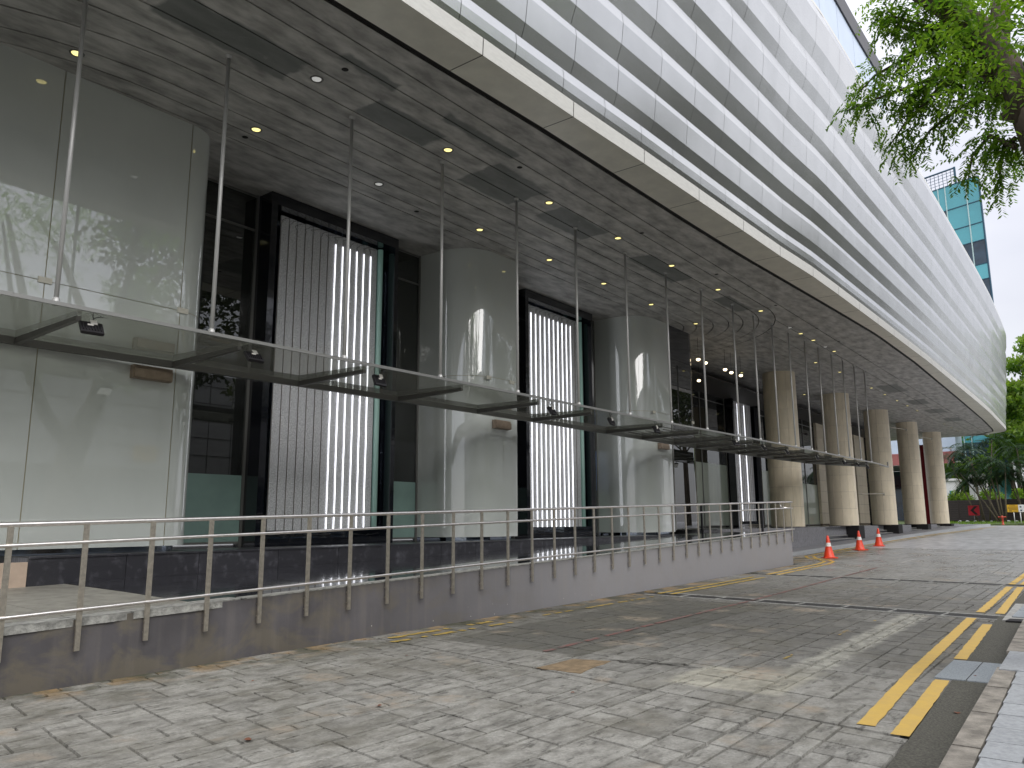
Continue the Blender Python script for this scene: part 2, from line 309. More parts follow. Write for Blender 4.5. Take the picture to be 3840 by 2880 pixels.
M['cone_band'] = mat('white_reflective_band', (.78, .74, .72), .35)
M['red_wall'] = mat('red_cladding', (.20, .006, .012), .45)
M['pink'] = mat('maroon_soffit', (.28, .09, .085), .6)
M['pale_blue'] = mat('pale_blue_panel', (.46, .54, .66), .4, noise=1, amt=.05)
M['teal'] = mat('teal_curtain_glass', (.10, .38, .43), .16, .35, noise=.12, amt=.14, coat=.6, objvar=.1)
M['teal_dk'] = mat('dark_window_glass', (.018, .04, .065), .08, .2, noise=.6, amt=.5, coat=.6)
M['mullion'] = mat('pale_mullion', (.42, .55, .55), .5)
M['darkline'] = mat('floor_line', (.015, .06, .10), .5)
M['fence'] = mat('brown_fence_board', (.045, .033, .028), .6, noise=5, amt=.3, stretch=(.5, 1, 8))
M['sign_y'] = mat('yellow_sign', (.72, .42, .02), .5)
M['sign_r'] = mat('red_sign', (.52, .012, .03), .45)
M['signblk'] = mat('sign_black', (.012, .012, .014), .6)
M['hydrant'] = mat('red_hydrant_paint', (.50, .06, .03), .45)
M['grass'] = mat('grass', (.07, .10, .03), .9, noise=3, amt=.4, bump=.5, bscale=30)
M['soil'] = mat('far_ground', (.10, .10, .08), .9, noise=1, amt=.3)
M['bark'] = mat('bark', (.075, .058, .042), .9, noise=9, amt=.45, bump=.8, bscale=22, stretch=(1, 1, .35))
M['palmstem'] = mat('palm_stem', (.13, .11, .075), .8, noise=12, amt=.3)
M['opp'] = mat('opposite_wall', (.52, .52, .53), .6, noise=1.5, amt=.06)
M['oppj'] = mat('opposite_joint', (.12, .12, .12), .8)
M['car_blue'] = mat('car_paint', (.42, .52, .68), .25, coat=1.)
M['deadleaf'] = mat('dead_leaf', (.16, .06, .03), .8)
def leaf_mat(name, c1, c2, trans=.45):
    m = bpy.data.materials.new(name); m.use_nodes = True; t = m.node_tree; b = t.nodes['Principled BSDF']; o = t.nodes['Material Output']
    at_ = N(t, 'ShaderNodeAttribute'); at_.attribute_name = 'tone'
    mx_ = N(t, 'ShaderNodeMix', data_type='RGBA'); mx_.inputs['A'].default_value = (*c1, 1); mx_.inputs['B'].default_value = (*c2, 1); t.links.new(at_.outputs['Fac'], mx_.inputs['Factor'])
    t.links.new(mx_.outputs['Result'], b.inputs['Base Color']); b.inputs['Roughness'].default_value = .45
    tl = N(t, 'ShaderNodeBsdfTranslucent'); sc = N(t, 'ShaderNodeVectorMath', operation='MULTIPLY'); sc.inputs[1].default_value = (1.5, 1.7, .6); t.links.new(mx_.outputs['Result'], sc.inputs[0]); t.links.new(sc.outputs[0], tl.inputs[0])
    ms = N(t, 'ShaderNodeMixShader'); ms.inputs[0].default_value = trans; t.links.new(b.outputs[0], ms.inputs[1]); t.links.new(tl.outputs[0], ms.inputs[2]); t.links.new(ms.outputs[0], o.inputs[0]); return m
M['leaf'] = leaf_mat('tree_leaf', (.05, .12, .015), (.20, .30, .04), .55)
M['leaf3'] = leaf_mat('muted_leaf', (.028, .042, .022), (.075, .085, .045), .3)  # darker dull green, toned down to leave less green in facade reflections
M['leaf2'] = leaf_mat('bright_leaf', (.06, .14, .02), (.20, .28, .04), .5)
M['leafp'] = leaf_mat('palm_leaf', (.008, .024, .010), (.028, .065, .022), .2)

# ------------------------------------------------------------------ mesh helpers
class B:
    def __init__(s): s.v = []; s.f = []; s.t = []; s.sm = []; s.mi = []; s.cur = 0
    def face(s, pts, tone=.5, smooth=False):
        i = len(s.v); s.v += [tuple(p) for p in pts]; s.f.append(tuple(range(i, i + len(pts)))); s.t.append(tone); s.sm.append(smooth); s.mi.append(s.cur)
    def idx(s, verts, faces, tone=.5, smooth=False):
        i = len(s.v); s.v += [tuple(p) for p in verts]
        for f in faces: s.f.append(tuple(i + k for k in f)); s.t.append(tone); s.sm.append(smooth); s.mi.append(s.cur)
    def box(s, x0, x1, y0, y1, z0, z1, tone=.5):
        v = [(x0, y0, z0), (x1, y0, z0), (x1, y1, z0), (x0, y1, z0), (x0, y0, z1), (x1, y0, z1), (x1, y1, z1), (x0, y1, z1)]
        s.idx(v, [(0, 3, 2, 1), (4, 5, 6, 7), (0, 1, 5, 4), (1, 2, 6, 5), (2, 3, 7, 6), (3, 0, 4, 7)], tone)
    def prism(s, poly, z0, z1, tone=.5, smooth=False):
        n = len(poly); zf0 = z0 if callable(z0) else (lambda x, y: z0); zf1 = z1 if callable(z1) else (lambda x, y: z1)
        v = [(x, y, zf0(x, y)) for x, y in poly] + [(x, y, zf1(x, y)) for x, y in poly]
        i = len(s.v); s.v += v
        s.f.append(tuple(i + k for k in reversed(range(n)))); s.t.append(tone); s.sm.append(False); s.mi.append(s.cur)
        s.f.append(tuple(i + n + k for k in range(n))); s.t.append(tone); s.sm.append(False); s.mi.append(s.cur)
        for k in range(n):
            s.f.append((i + k, i + (k + 1) % n, i + n + (k + 1) % n, i + n + k)); s.t.append(tone); s.sm.append(smooth); s.mi.append(s.cur)
    def tube(s, pts, r, n=8, tone=.5, caps=True):
        pts = [Vector(p) for p in pts]; rs = r if isinstance(r, (list, tuple)) else [r] * len(pts)
        i0 = len(s.v); prev = None
        for k, p in enumerate(pts):
            d = (pts[min(k + 1, len(pts) - 1)] - pts[max(k - 1, 0)]).normalized()
            if prev is None:
                a = Vector((0, 0, 1)) if abs(d.z) < .9 else Vector((1, 0, 0)); a = (a - d * a.dot(d)).normalized()
            else: a = (prev - d * prev.dot(d)).normalized()
            prev = a; b_ = d.cross(a)
            for j in range(n):
                q = 2 * PI * j / n; s.v.append(tuple(p + (a * math.cos(q) + b_ * math.sin(q)) * rs[k]))
        for k in range(len(pts) - 1):
            for j in range(n):
                s.f.append((i0 + k * n + j, i0 + k * n + (j + 1) % n, i0 + (k + 1) * n + (j + 1) % n, i0 + (k + 1) * n + j)); s.t.append(tone); s.sm.append(True); s.mi.append(s.cur)
        if caps:
            for base, rev in ((i0, True), (i0 + (len(pts) - 1) * n, False)):
                r_ = range(n); s.f.append(tuple(base + j for j in (reversed(r_) if rev else r_))); s.t.append(tone); s.sm.append(False); s.mi.append(s.cur)
    def lathe(s, prof, cx=0, cy=0, n=24, tone=.5):
        i0 = len(s.v)
        for (r, z) in prof:
            for j in range(n): q = 2 * PI * j / n; s.v.append((cx + r * math.cos(q), cy + r * math.sin(q), z))
        for k in range(len(prof) - 1):
            for j in range(n):
                s.f.append((i0 + k * n + j, i0 + k * n + (j + 1) % n, i0 + (k + 1) * n + (j + 1) % n, i0 + (k + 1) * n + j)); s.t.append(tone); s.sm.append(True); s.mi.append(s.cur)
    weld = False
    def mesh(s, name, mats, tone=False):
        if s.weld:
            key = {}; nv = []; mp_ = []
            for v in s.v:
                k = (round(v[0], 4), round(v[1], 4), round(v[2], 4))
                if k not in key: key[k] = len(nv); nv.append(v)
                mp_.append(key[k])
            s.v = nv; s.f = [tuple(mp_[i] for i in f) for f in s.f]
        me = bpy.data.meshes.new(name); me.from_pydata(s.v, [], s.f)
        for m_ in (mats if isinstance(mats, (list, tuple)) else [mats]): me.materials.append(M[m_])
        me.polygons.foreach_set('use_smooth', s.sm); me.polygons.foreach_set('material_index', s.mi)
        if tone:
            a = me.attributes.new('tone', 'FLOAT', 'FACE'); a.data.foreach_set('value', s.t)
        me.update(); return me
def link(name, me, parent=None, loc=None):
    o = bpy.data.objects.new(name, me); C.objects.link(o)
    if loc: o.location = loc
    if parent is not None: o.parent = parent
    return o
def obj(name, b, mats, parent=None, tone=False, loc=None): return link(name, b.mesh(name, mats, tone), parent, loc)
def tag(o, label=None, cat=None, group=None, kind=None):
    if label: o['label'] = label
    if cat: o['category'] = cat
    if group: o['group'] = group
    if kind: o['kind'] = kind
    return o
def thing(name, label, cat, loc=(0, 0, 0), group=None):
    o = bpy.data.objects.new(name, None); C.objects.link(o); o.location = loc; o.empty_display_size = .2
    return tag(o, label, cat, group)
def boxo(name, x0, x1, y0, y1, z0, z1, m_, parent=None):
    b = B(); b.box(x0, x1, y0, y1, z0, z1); return obj(name, b, m_, parent)
def off(o, loc):  # child mesh given in world coordinates under a located empty
    o.location = (-loc[0], -loc[1], -loc[2]); return o
ORD = ['first', 'second', 'third', 'fourth', 'fifth', 'sixth', 'seventh', 'eighth', 'ninth', 'tenth', 'eleventh', 'twelfth', 'thirteenth', 'fourteenth', 'fifteenth', 'sixteenth', 'seventeenth', 'eighteenth', 'nineteenth', 'twentieth']

# ------------------------------------------------------------------ ground, road
def sheet(b, xs, y0, y1, dz, tone=.5):
    for a, c in zip(xs, xs[1:]):
        b.face([(a, y0, gz(a) + dz), (c, y0, gz(c) + dz), (c, y1, gz(c) + dz), (a, y1, gz(a) + dz)], tone)
XS = sorted(set([-60, -30, -10, 0] + [i for i in range(0, 112, 4)] + [p[0] for p in GP if -60 < p[0] < 111] + [150, 250, 400]))
b = B(); sheet(b, XS, -200, 260, -.16); tag(obj('ground', b, 'soil'), kind='structure')
b = B(); sheet(b, [x for x in XS if x <= 40], -3.5, 9.2, -.022); road = tag(obj('road', b, 'mortar'), kind='structure')
b = B(); sheet(b, [34] + [x for x in XS if 34 < x <= 68], -14, 9.02, .0); sheet(b, [68, 72, 76, 78, 84, 90, 96, 104, 150], -40, 1.5, .0)
b2 = B()
tag(obj('far_road', b, 'asphalt_far'), kind='structure')
# paving stones of random ashlar, laid in fields between expansion joints
SK = .17
def skx(a, y): return a + lerp([(6.6, .17), (13.5, .121)], a) * (y - 4.3)
stones = []
def field(a0, a1, y0, y1, u=.150):
    nx = int(round((a1 - a0) / u)); ny = int(round((y1 - y0) / u))
    ua = (a1 - a0) / nx; uy = (y1 - y0) / ny
    occ = [[False] * ny for _ in range(nx)]
    sizes = [(4, 3), (3, 3), (4, 2), (3, 2), (2, 3), (2, 2), (5, 3), (3, 4), (5, 2)]
    for i in range(nx):
        for j in range(ny):
            if occ[i][j]: continue
            opts = sizes[:]; R.shuffle(opts); opts += [(1, 3), (3, 1), (1, 2), (2, 1), (1, 1)]
            for (w, h) in opts:
                if i + w <= nx and j + h <= ny and all(not occ[i + p][j + q] for p in range(w) for q in range(h)):
                    for p in range(w):
                        for q in range(h): occ[i + p][j + q] = True
                    stones.append((a0 + i * ua, a0 + (i + w) * ua, y0 + j * uy, y0 + (j + h) * uy)); break
field(1.0, 6.55, 2.36, 7.84); field(1.0, 6.55, 1.30, 2.35)
field(6.57, 13.55, 2.66, 7.84); field(6.57, 13.55, 1.36, 2.645)
field(14.09, 19.30, 1.36, 7.84); field(19.87, 28.0, 1.36, 7.84, .19)
field(28.0, 34.0, 1.36, 9.0, .25); field(24.0, 27.98, 7.86, 9.4, .19)
field(14.09, 34.0, -1.5, 1.35, .3)
def stone_bm(st, b):
    a0, a1, y0, y1 = st; g = .0055; zt = R.uniform(-.0025, .002)
    pts = []
    for (p, q) in (((a0, y0), (a1, y0)), ((a1, y0), (a1, y1)), ((a1, y1), (a0, y1)), ((a0, y1), (a0, y0))):
        for k in (0, .5):
            x = p[0] + (q[0] - p[0]) * k; y = p[1] + (q[1] - p[1]) * k
            pts.append((x, y))
    cx, cy = (a0 + a1) / 2, (y0 + y1) / 2
    def ins(p, d, j): 
        x = p[0] + (d if p[0] < cx - 1e-6 else -d if p[0] > cx + 1e-6 else 0) + R.uniform(-j, j)
        y = p[1] + (d if p[1] < cy - 1e-6 else -d if p[1] > cy + 1e-6 else 0) + R.uniform(-j, j)
        return x, y
    lo = [ins(p, g, .0) for p in pts]; hi = [ins(p, g + .007, .003) for p in pts]
    V_ = [(skx(x, y), y, gz(skx(x, y)) - .025) for x, y in lo] + [(skx(x, y), y, gz(skx(x, y)) + zt) for x, y in hi]
    tone = R.random()
    i = len(b.v); b.v += V_
    b.f.append(tuple(i + 8 + k for k in range(8))); b.t.append(tone); b.sm.append(False); b.mi.append(0)
    for k in range(8):
        b.f.append((i + k, i + (k + 1) % 8, i + 8 + (k + 1) % 8, i + 8 + k)); b.t.append(tone * .6); b.sm.append(False); b.mi.append(0)
def vis(st):
    x = skx((st[0] + st[1]) / 2, st[2]); y = (st[2] + st[3]) / 2
    d = Vector((x, y, -1.5)); dep = d.dot(fwd)
    if dep < .5: return 1e9
    px = d.dot(right) / dep; py = d.dot(up) / dep
    if abs(px) > .66 or py < -.52: return 1e8
    return dep * dep / ((st[1] - st[0]) * (st[3] - st[2])) ** .5 / 4
stones.sort(key=vis)
for st in stones[:296]:
    b = B(); stone_bm(st, b); obj('paving_stone', b, 'stone', road, tone=True)
b = B()
for st in stones[296:]: stone_bm(st, b)
o = obj('paving_stone_field', b, 'stone', road, tone=True); o['kind'] = 'stuff'

def patch(name, poly, m_, dz, parent, n_sub=4, jit=.02, th=.004):
    P = []
    for p, q in zip(poly, poly[1:] + poly[:1]):
        for k in range(n_sub):
            f = k / n_sub; P.append((p[0] + (q[0] - p[0]) * f + R.uniform(-jit, jit), p[1] + (q[1] - p[1]) * f + R.uniform(-jit, jit)))
    b = B(); b.prism(P, lambda x, y: gz(x) + dz - th, lambda x, y: gz(x) + dz); return obj(name, b, m_, parent)
# worn pale strip, patches, crack
def stripe(name, pts, w, m_, dz, parent, jit=.004, seg=.1, gap=None, th=.003):
    """painted band following pts (centre line), ragged edges"""
    b = B(); C_ = []
    for p, q in zip(pts, pts[1:]):
        L_ = math.hypot(q[0] - p[0], q[1] - p[1]); n_ = max(1, int(L_ / seg))
        for k in range(n_): C_.append((p[0] + (q[0] - p[0]) * k / n_, p[1] + (q[1] - p[1]) * k / n_))
    C_.append(pts[-1]); Lf = []; Rt = []
    for k, p in enumerate(C_):
        a = C_[max(0, k - 1)]; c = C_[min(len(C_) - 1, k + 1)]; d = Vector((c[0] - a[0], c[1] - a[1])).normalized(); nn = Vector((-d.y, d.x))
        w1 = w / 2 + R.uniform(-jit, jit); w2 = w / 2 + R.uniform(-jit, jit)
        Lf.append((p[0] + nn.x * w1, p[1] + nn.y * w1)); Rt.append((p[0] - nn.x * w2, p[1] - nn.y * w2))
    for k in range(len(C_) - 1):
        if gap and R.random() < gap: continue
        q = [Rt[k], Rt[k + 1], Lf[k + 1], Lf[k]]
        b.face([(x, y, gz(x) + dz) for x, y in q])
    return obj(name, b, m_, parent)
0 and patch('worn_strip', [(7.75, 3.45), (7.1, 3.42), (6.75, 2.42), (7.8, 2.42), (13.3, 2.50), (13.3, 2.72), (8.0, 2.75)], 'worn', .003, road, 14, .02)
patch('brown_patch', [(6.66, 4.86), (6.66, 4.31), (7.42, 4.43), (7.3, 4.80)], 'patch', .0035, road, 4, .02)
0 and patch('dark_patch', [(7.69, 6.2), (7.37, 4.75), (9.4, 4.85), (13.5, 5.0), (13.6, 7.1), (11.1, 7.05)], 'darkpatch', .0025, road, 6, .015)
ck = thing('road_crack', 'jagged dark crack in the paving beside the pale worn strip', 'crack', (7.5, 4, gz(7.5)))
b = B()
for k in range(3):
    x, y = 7.42 + k * .02, 4.43 - k * .1; 
    for j in range(14):
        nx_, ny_ = x + R.uniform(-.05, .06), y - R.uniform(.03, .08)
        w = R.uniform(.006, .016); b.face([(x - w, y, gz(x) + .006), (x + w, y, gz(x) + .006), (nx_ + w, ny_, gz(x) + .006), (nx_ - w, ny_, gz(x) + .006)]); x, y = nx_, ny_
off(obj('crack_line', b, 'mortar', ck), (7.5, 4, gz(7.5)))
stripe('red_line', [(7.5, 5.33), (9.9, 5.39), (14, 5.38), (19, 5.45), (23.5, 5.5)], .07, 'red_paint', .0065, road, gap=.12)
# double yellow lines
for nm, pts, w in (('yellow_line', [(6.24, -1), (6.2, 1.60), (13.25, 1.885)], .125), ):
    pass
stripe('yellow_line', [(6.22, 1.62), (8.5, 1.74), (13.25, 1.89)], .125, 'yellow', .008, road, jit=.0045)
stripe('yellow_line', [(14.05, 1.88), (18.9, 1.97)], .12, 'yellow', .008, road, jit=.01)
stripe('yellow_line', [(19.5, 1.99), (26, 2.02), (34, 1.9)], .12, 'yellow', .008, road, gap=.05)
stripe('yellow_line', [(6.07, 1.365), (8.25, 1.46)], .12, 'yellow', .008, road, jit=.0045)
stripe('yellow_line', [(9.52, 1.50), (12.62, 1.62)], .12, 'yellow', .008, road, jit=.0045)
stripe('yellow_line', [(14.0, 1.62), (18.9, 1.78)], .12, 'yellow', .008, road, jit=.006, gap=.03)
stripe('yellow_line', [(19.5, 1.79), (26, 1.84), (34, 1.72)], .12, 'yellow', .008, road, gap=.08)
stripe('worn_yellow_mark', [(7.2, 7.52), (9.4, 7.47)], .10, 'yellow_old', .008, road, jit=.02, gap=.35)
stripe('worn_yellow_mark', [(7.0, 7.25), (9.3, 7.17)], .09, 'yellow_old', .008, road, jit=.02, gap=.45)
stripe('worn_yellow_mark', [(10.2, 7.27), (13.6, 7.15)], .07, 'yellow_old', .008, road, jit=.01, gap=.2)
for Yl in (7.34, 7.08):
    stripe('yellow_line', [(14.2, Yl), (18.9, Yl - .12)], .10, 'yellow_old', .008, road, gap=.03)
    stripe('yellow_line', [(19.8, Yl - .12), (24.4, Yl - .02), (25.6, Yl + .15), (26.4, Yl + .55), (27.0, Yl + 1.1), (28.2, Yl + 1.55)], .10, 'yellow', .008, road, jit=.01, gap=.04)
stripe('yellow_line', [(28.3, 8.82), (38, 8.76), (48, 8.45), (59.6, 7.6), (64, 7.0)], .14, 'yellow', .012, road, jit=.03, gap=.1)
stripe('yellow_line', [(28.3, 8.45), (38, 8.4), (48, 8.1), (59.6, 7.3)], .12, 'yellow_old', .012, road, jit=.04, gap=.3)
for (x, y, l) in ((8.5, 2.98, .35), (10.6, 3.0, .5), (12.2, 2.95, .2)):
    stripe('yellow_fleck', [(x, y), (x + l, y + .02)], .03, 'yellow_old', .006, road, jit=.014, seg=.05, gap=.35)

# drainage channels across the road
for (xa, ya, xb, yb, w, lab) in ((14.22, 7.5, 13.5, 1.55, .42, 'nearer dark drain channel crossing the road between pale edges'), (19.95, 7.6, 19.05, -.6, .42, 'farther dark drain channel crossing the road in front of the cones')):
    t_ = thing('drain_channel', lab, 'drain', (xa, ya, gz(xa)), 'drain channels across the road')
    L_ = math.hypot(xb - xa, yb - ya); d = Vector(((xb - xa) / L_, (yb - ya) / L_)); nn = Vector((-d.y, d.x)); n_ = int(L_ / .68)
    def quad(s0, s1, o0, o1, zt, zb, nm, mm):
        P = [(xa + d.x * s + nn.x * o_, ya + d.y * s + nn.y * o_) for s, o_ in ((s0, o0), (s1, o0), (s1, o1), (s0, o1))]
        b = B(); b.prism(P, lambda x, y: gz(x) + zb, lambda x, y: gz(x) + zt); return off(obj(nm, b, mm, t_), (xa, ya, gz(xa)))
    quad(0, L_, -w / 2 - .055, -w / 2, .006, -.05, 'channel_edge', 'grate_edge'); quad(0, L_, w / 2, w / 2 + .055, .006, -.05, 'channel_edge', 'grate_edge')
    for k in range(n_):
        quad(k * L_ / n_ + .012, (k + 1) * L_ / n_ - .012, -w / 2 + .008, w / 2 - .008, -.004, -.04, 'grate', 'grate')
        quad((k + 1) * L_ / n_ - .011, (k + 1) * L_ / n_ + .011, -w / 2 + .008, w / 2 - .008, .003, -.04, 'grate_bar', 'grate_edge')

# right side: asphalt strip, kerb, footpath
b = B(); xs_ = [1 + i * .5 for i in range(40)]
for a, c in zip(xs_, xs_[1:]):
    ya = lerp([(1, 1.14), (6, 1.30), (13.3, 1.60), (25, 1.7)], a); yc = lerp([(1, 1.14), (6, 1.30), (13.3, 1.60), (25, 1.7)], c)
    b.face([(a, .6, gz(a) + .004), (c, .6, gz(c) + .004), (c, yc, gz(c) + .004), (a, ya, gz(a) + .004)])
tag(obj('asphalt_gutter', b, 'asphalt'), kind='structure')
def kf(x): return lerp([(0, .78), (5.5, .97), (9, 1.07), (12.4, 1.19), (20, 1.25)], x)
kt = thing('kerb', 'weathered brown concrete kerb beside the asphalt strip and grey pavers', 'kerb', (2, .95, gz(2)))
x = .6
while x < 21:
    x2 = x + .98
    if not (8.3 < (x + x2) / 2 < 9.6):
        P = [(x + .006, kf(x)), (x2 - .006, kf(x2)), (x2 - .006, kf(x2) - .15), (x + .006, kf(x) - .15)]
        b = B(); b.prism([P[3], P[2], P[1], P[0]], lambda x, y: gz(x) - .1, lambda x, y: gz(x) + .115 + .0 * y); off(obj('kerb_stone', b, 'kerb', kt), (2, .95, gz(2)))
    x += 1.0
fp = tag(obj('footpath', (lambda b: (sheet(b, [0, 5, 10, 15, 20, 26], -6, .80, .06), b)[1])(B()), 'mortar'), kind='structure')
n_ = 0
for row in range(7):
    x = 1.0 + (row % 2) * .2
    while x < 20:
        yb = kf(x) - .158 - row * .215
        if yb - .2 > .02 * x - .55:
            P = [(x + .004, yb - .207), (x + .392, yb - .207), (x + .392, yb), (x + .004, yb)]
            b = B(); z_ = R.uniform(.113, .119); b.prism(P, lambda x, y: gz(x) + .03, lambda x, y: gz(x) + z_); obj('footpath_paver', b, 'paver', fp); n_ += 1
        x += .40
cv = thing('drain_cover', 'two grey metal drain covers set in the asphalt beside the yellow line', 'drain cover', (9, 1.3, gz(9)))
for (y0, y1) in ((1.065, 1.28), (1.29, 1.54)):
    b = B(); b.prism([(8.33, y0), (9.42, y0), (9.42, y1), (8.33, y1)], lambda x, y: gz(x) - .03, lambda x, y: gz(x) + .012); off(obj('cover_plate', b, 'cover', cv), (9, 1.3, gz(9)))
cv = thing('kerb_slab', 'pale slab bridging the kerb next to the two metal drain covers', 'slab', (9, .9, gz(9)))
b = B(); b.prism([(8.42, .55), (9.55, .60), (9.55, 1.055), (8.42, 1.03)], lambda x, y: gz(x) - .05, lambda x, y: gz(x) + .125); off(obj('slab_top', b, 'paver', cv), (9, .9, gz(9)))
cv = thing('kerb_inlet', 'pale concrete kerb inlet with a dark opening at the end of the near drain', 'inlet', (13.6, 1.2, gz(13.6)))
b = B(); b.prism([(13.05, .6), (15.5, .6), (15.5, 1.56), (13.1, 1.5)], lambda x, y: gz(x) - .1, lambda x, y: gz(x) + .02); off(obj('inlet_apron', b, 'grate_edge', cv), (13.6, 1.2, gz(13.6)))
b = B(); b.prism([(13.0, .62), (13.28, .62), (13.28, 1.42), (13.0, 1.45)], lambda x, y: gz(x) - .02, lambda x, y: gz(x) + .028); off(obj('inlet_opening', b, 'black', cv), (13.6, 1.2, gz(13.6)))
for k, (x0, x1) in enumerate(((13.5, 14.4), (14.45, 15.4))):
    b = B(); b.prism([(x0, .9), (x1, .9), (x1, 1.42), (x0, 1.42)], lambda x, y: gz(x) - .02, lambda x, y: gz(x) + .032); off(obj('inlet_cover', b, 'cover', cv), (13.6, 1.2, gz(13.6)))

# fallen leaves
LFL = iter(['small brown leaf on the asphalt strip near the kerb', 'reddish brown leaf lying against the kerb edge', 'brown leaf on the paving close to the ramp wall', 'curled leaf on the paving in the lower left foreground', 'brown leaf nearest the bottom edge of the paving', 'tiny leaf on the asphalt beside the drain covers', 'tiny dark leaf on the paving below the railing', 'small leaf beside the worn yellow marks near the wall', 'tiny leaf in the middle of the paving near the long joint'])
for (x, y, sz) in ((6.98, 1.16, .035), (7.3, 1.03, .03), (6.75, 7.0, .03), (4.6, 4.9, .035), (3.4, 4.9, .04), (8.6, 1.25, .02), (4.6, 6.6, .02), (6.4, 6.4, .02), (5.9, 3.9, .025)):
    b = B(); P = []
    for k in range(7):
        q = 2 * PI * k / 7; rr = sz * (1 if k % 2 else .6) * R.uniform(.8, 1.2); P.append((x + rr * math.cos(q), y + rr * math.sin(q), gz(x) + .006 + R.uniform(0, .012)))
    i = len(b.v); b.idx(P + [(x, y, gz(x) + .012)], [(k, (k + 1) % 7, 7) for k in range(7)])
    tag(obj('fallen_leaf', b, 'deadleaf'), next(LFL), 'leaf', 'fallen brown leaves')

# ------------------------------------------------------------------ ramp wall and railing
WF = 7.955   # outer face
rw = thing('ramp_wall', 'long grey ramp wall with brown stains carrying the steel railing', 'wall', (3, WF, gz(3)))
b = B(); xs_ = [-4 + i * 1.0 for i in range(28)] + [24.0]
prof = [(x, WF) for x in xs_]
arc = [(24.0 + .35 * math.sin(q), WF + .35 - .35 * math.cos(q)) for q in [PI / 2 * k / 8 for k in range(1, 9)]]
prof += arc + [(24.35, 10.6)]
inner = [(24.15, 10.6), (24.15, WF + .38)] + [(24.0 + .15 * math.sin(q), WF + .35 - .15 * math.cos(q)) for q in (PI / 2 * .7, PI / 2 * .3)] + [(x, WF + .2) for x in reversed(xs_)]
for (p, q) in zip(prof, prof[1:]):
    b.face([(p[0], p[1], gz(p[0]) - .1), (q[0], q[1], gz(q[0]) - .1), (q[0], q[1], wtop(q[0])), (p[0], p[1], wtop(p[0]))], smooth=(p[0] >= 24.0))
for (p, q) in zip(inner, inner[1:]):
    b.face([(p[0], p[1], gz(p[0]) - .1), (q[0], q[1], gz(q[0]) - .1), (q[0], q[1], wtop(q[0])), (p[0], p[1], wtop(p[0]))])
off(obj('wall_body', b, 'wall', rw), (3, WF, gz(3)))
b = B()
def top_strip(x0, x1, y0, y1, dz0, dz1):
    n_ = max(1, int((x1 - x0) / 1.0)); 
    for k in range(n_):
        a = x0 + (x1 - x0) * k / n_; c = x0 + (x1 - x0) * (k + 1) / n_
        b.prism([(a, y0), (c, y0), (c, y1), (a, y1)], lambda x, y: wtop(x) + dz0, lambda x, y: wtop(x) + dz1)
top_strip(5.4, 24.0, WF - .006, WF + .2, -.001, .010)
off(obj('coping', b, 'coping', rw), (3, WF, gz(3)))
b = B(); top_strip(24.0, 24.3, WF + .02, WF + .4, -.001, .010); b.prism([(24.15, WF + .35), (24.34, WF + .35), (24.34, 10.6), (24.15, 10.6)], 1.165, 1.18); off(obj('coping', b, 'wall', rw), (3, WF, gz(3)))
b = B(); x = 1.0   # chipped landing edge slabs
for L_ in (1.2, 1.35, .55, 1.25):
    x2 = x + L_; P = [(x + .01, WF - .02 + R.uniform(0, .02)), (x + L_ * .3, WF - .015), (x + L_ * .6, WF - .02), (x2 - .012, WF - .01 + R.uniform(0, .03)), (x2 - .005, WF + .28), (x + .005, WF + .28)]
    b.prism(P, lambda x, y: wtop(x) - .06, lambda x, y: wtop(x) + .012); x = x2
off(obj('edge_slab', b, 'coping', rw), (3, WF, gz(3)))
for (x, z) in ((5.7, .25), ):
    pass

# railing
rl = thing('railing', 'brushed steel railing with three rails along the top of the ramp wall', 'railing', (3, 7.92, gz(3)))
RL = (3, 7.92, gz(3)); PX = [2.25 + .659 * k for k in range(34)]
def rz(x, h): return wtop(x) + h
end = lambda h: [(24.0, 7.92, rz(24, h)), (24.35, 7.97, rz(24, h)), (24.55, 8.15, rz(24, h)), (24.6, 8.4, rz(24, h))]
b = B(); xs_ = [-4 + i * 1.0 for i in range(28)]
b.tube([(x, 7.92, rz(x, .905)) for x in xs_] + end(.905) + [(24.62, 8.45, 1.17 + .86), (24.6, 8.40, 1.17 + .76), (24.55, 8.15, 1.17 + .72)], .0225, 12); off(obj('top_rail', b, 'steel', rl), RL)
b = B(); b.tube([(x, 7.905, rz(x, .72)) for x in xs_] + [(p[0], p[1], p[2]) for p in end(.72)], .018, 10); off(obj('middle_rail', b, 'steel', rl), RL)
b = B(); b.tube([(x, 7.905, rz(x, .095)) for x in xs_] + [(24.0, 7.905, rz(24, .095)), (24.2, 7.91, rz(24, .095))], .018, 10); off(obj('lower_rail', b, 'steel', rl), RL)
b = B(); b.box(-.024, .024, -.011, .011, -.28, .89); 
pm = b.mesh('post', 'steel_dark')
b = B(); 
for z in (-.07, -.2): b.tube([(0, 0, z), (0, .045, z)], .012, 8)
bm_ = b.mesh('bolt', 'steel_dark')
for k, x in enumerate(PX):
    p = link('post', pm, rl, (x - RL[0], 7.912 - RL[1], wtop(x) - RL[2])); link('bolt', bm_, p)
er = thing('end_railing', 'short black railing crossing the far end of the ramp', 'railing', (24.3, 9.3, 1.17))
b = B(); b.tube([(24.28, 8.35, 2.06), (24.28, 10.9, 2.06), (24.28, 12.0, 2.06)], .03, 8); off(obj('handrail', b, 'black_rail', er), (24.3, 9.3, 1.17))
for y in (8.9, 9.9, 10.9):
    b = B(); b.box(24.25, 24.31, y - .03, y + .03, 1.1, 2.05); off(obj('post', b, 'black_rail', er), (24.3, 9.3, 1.17))

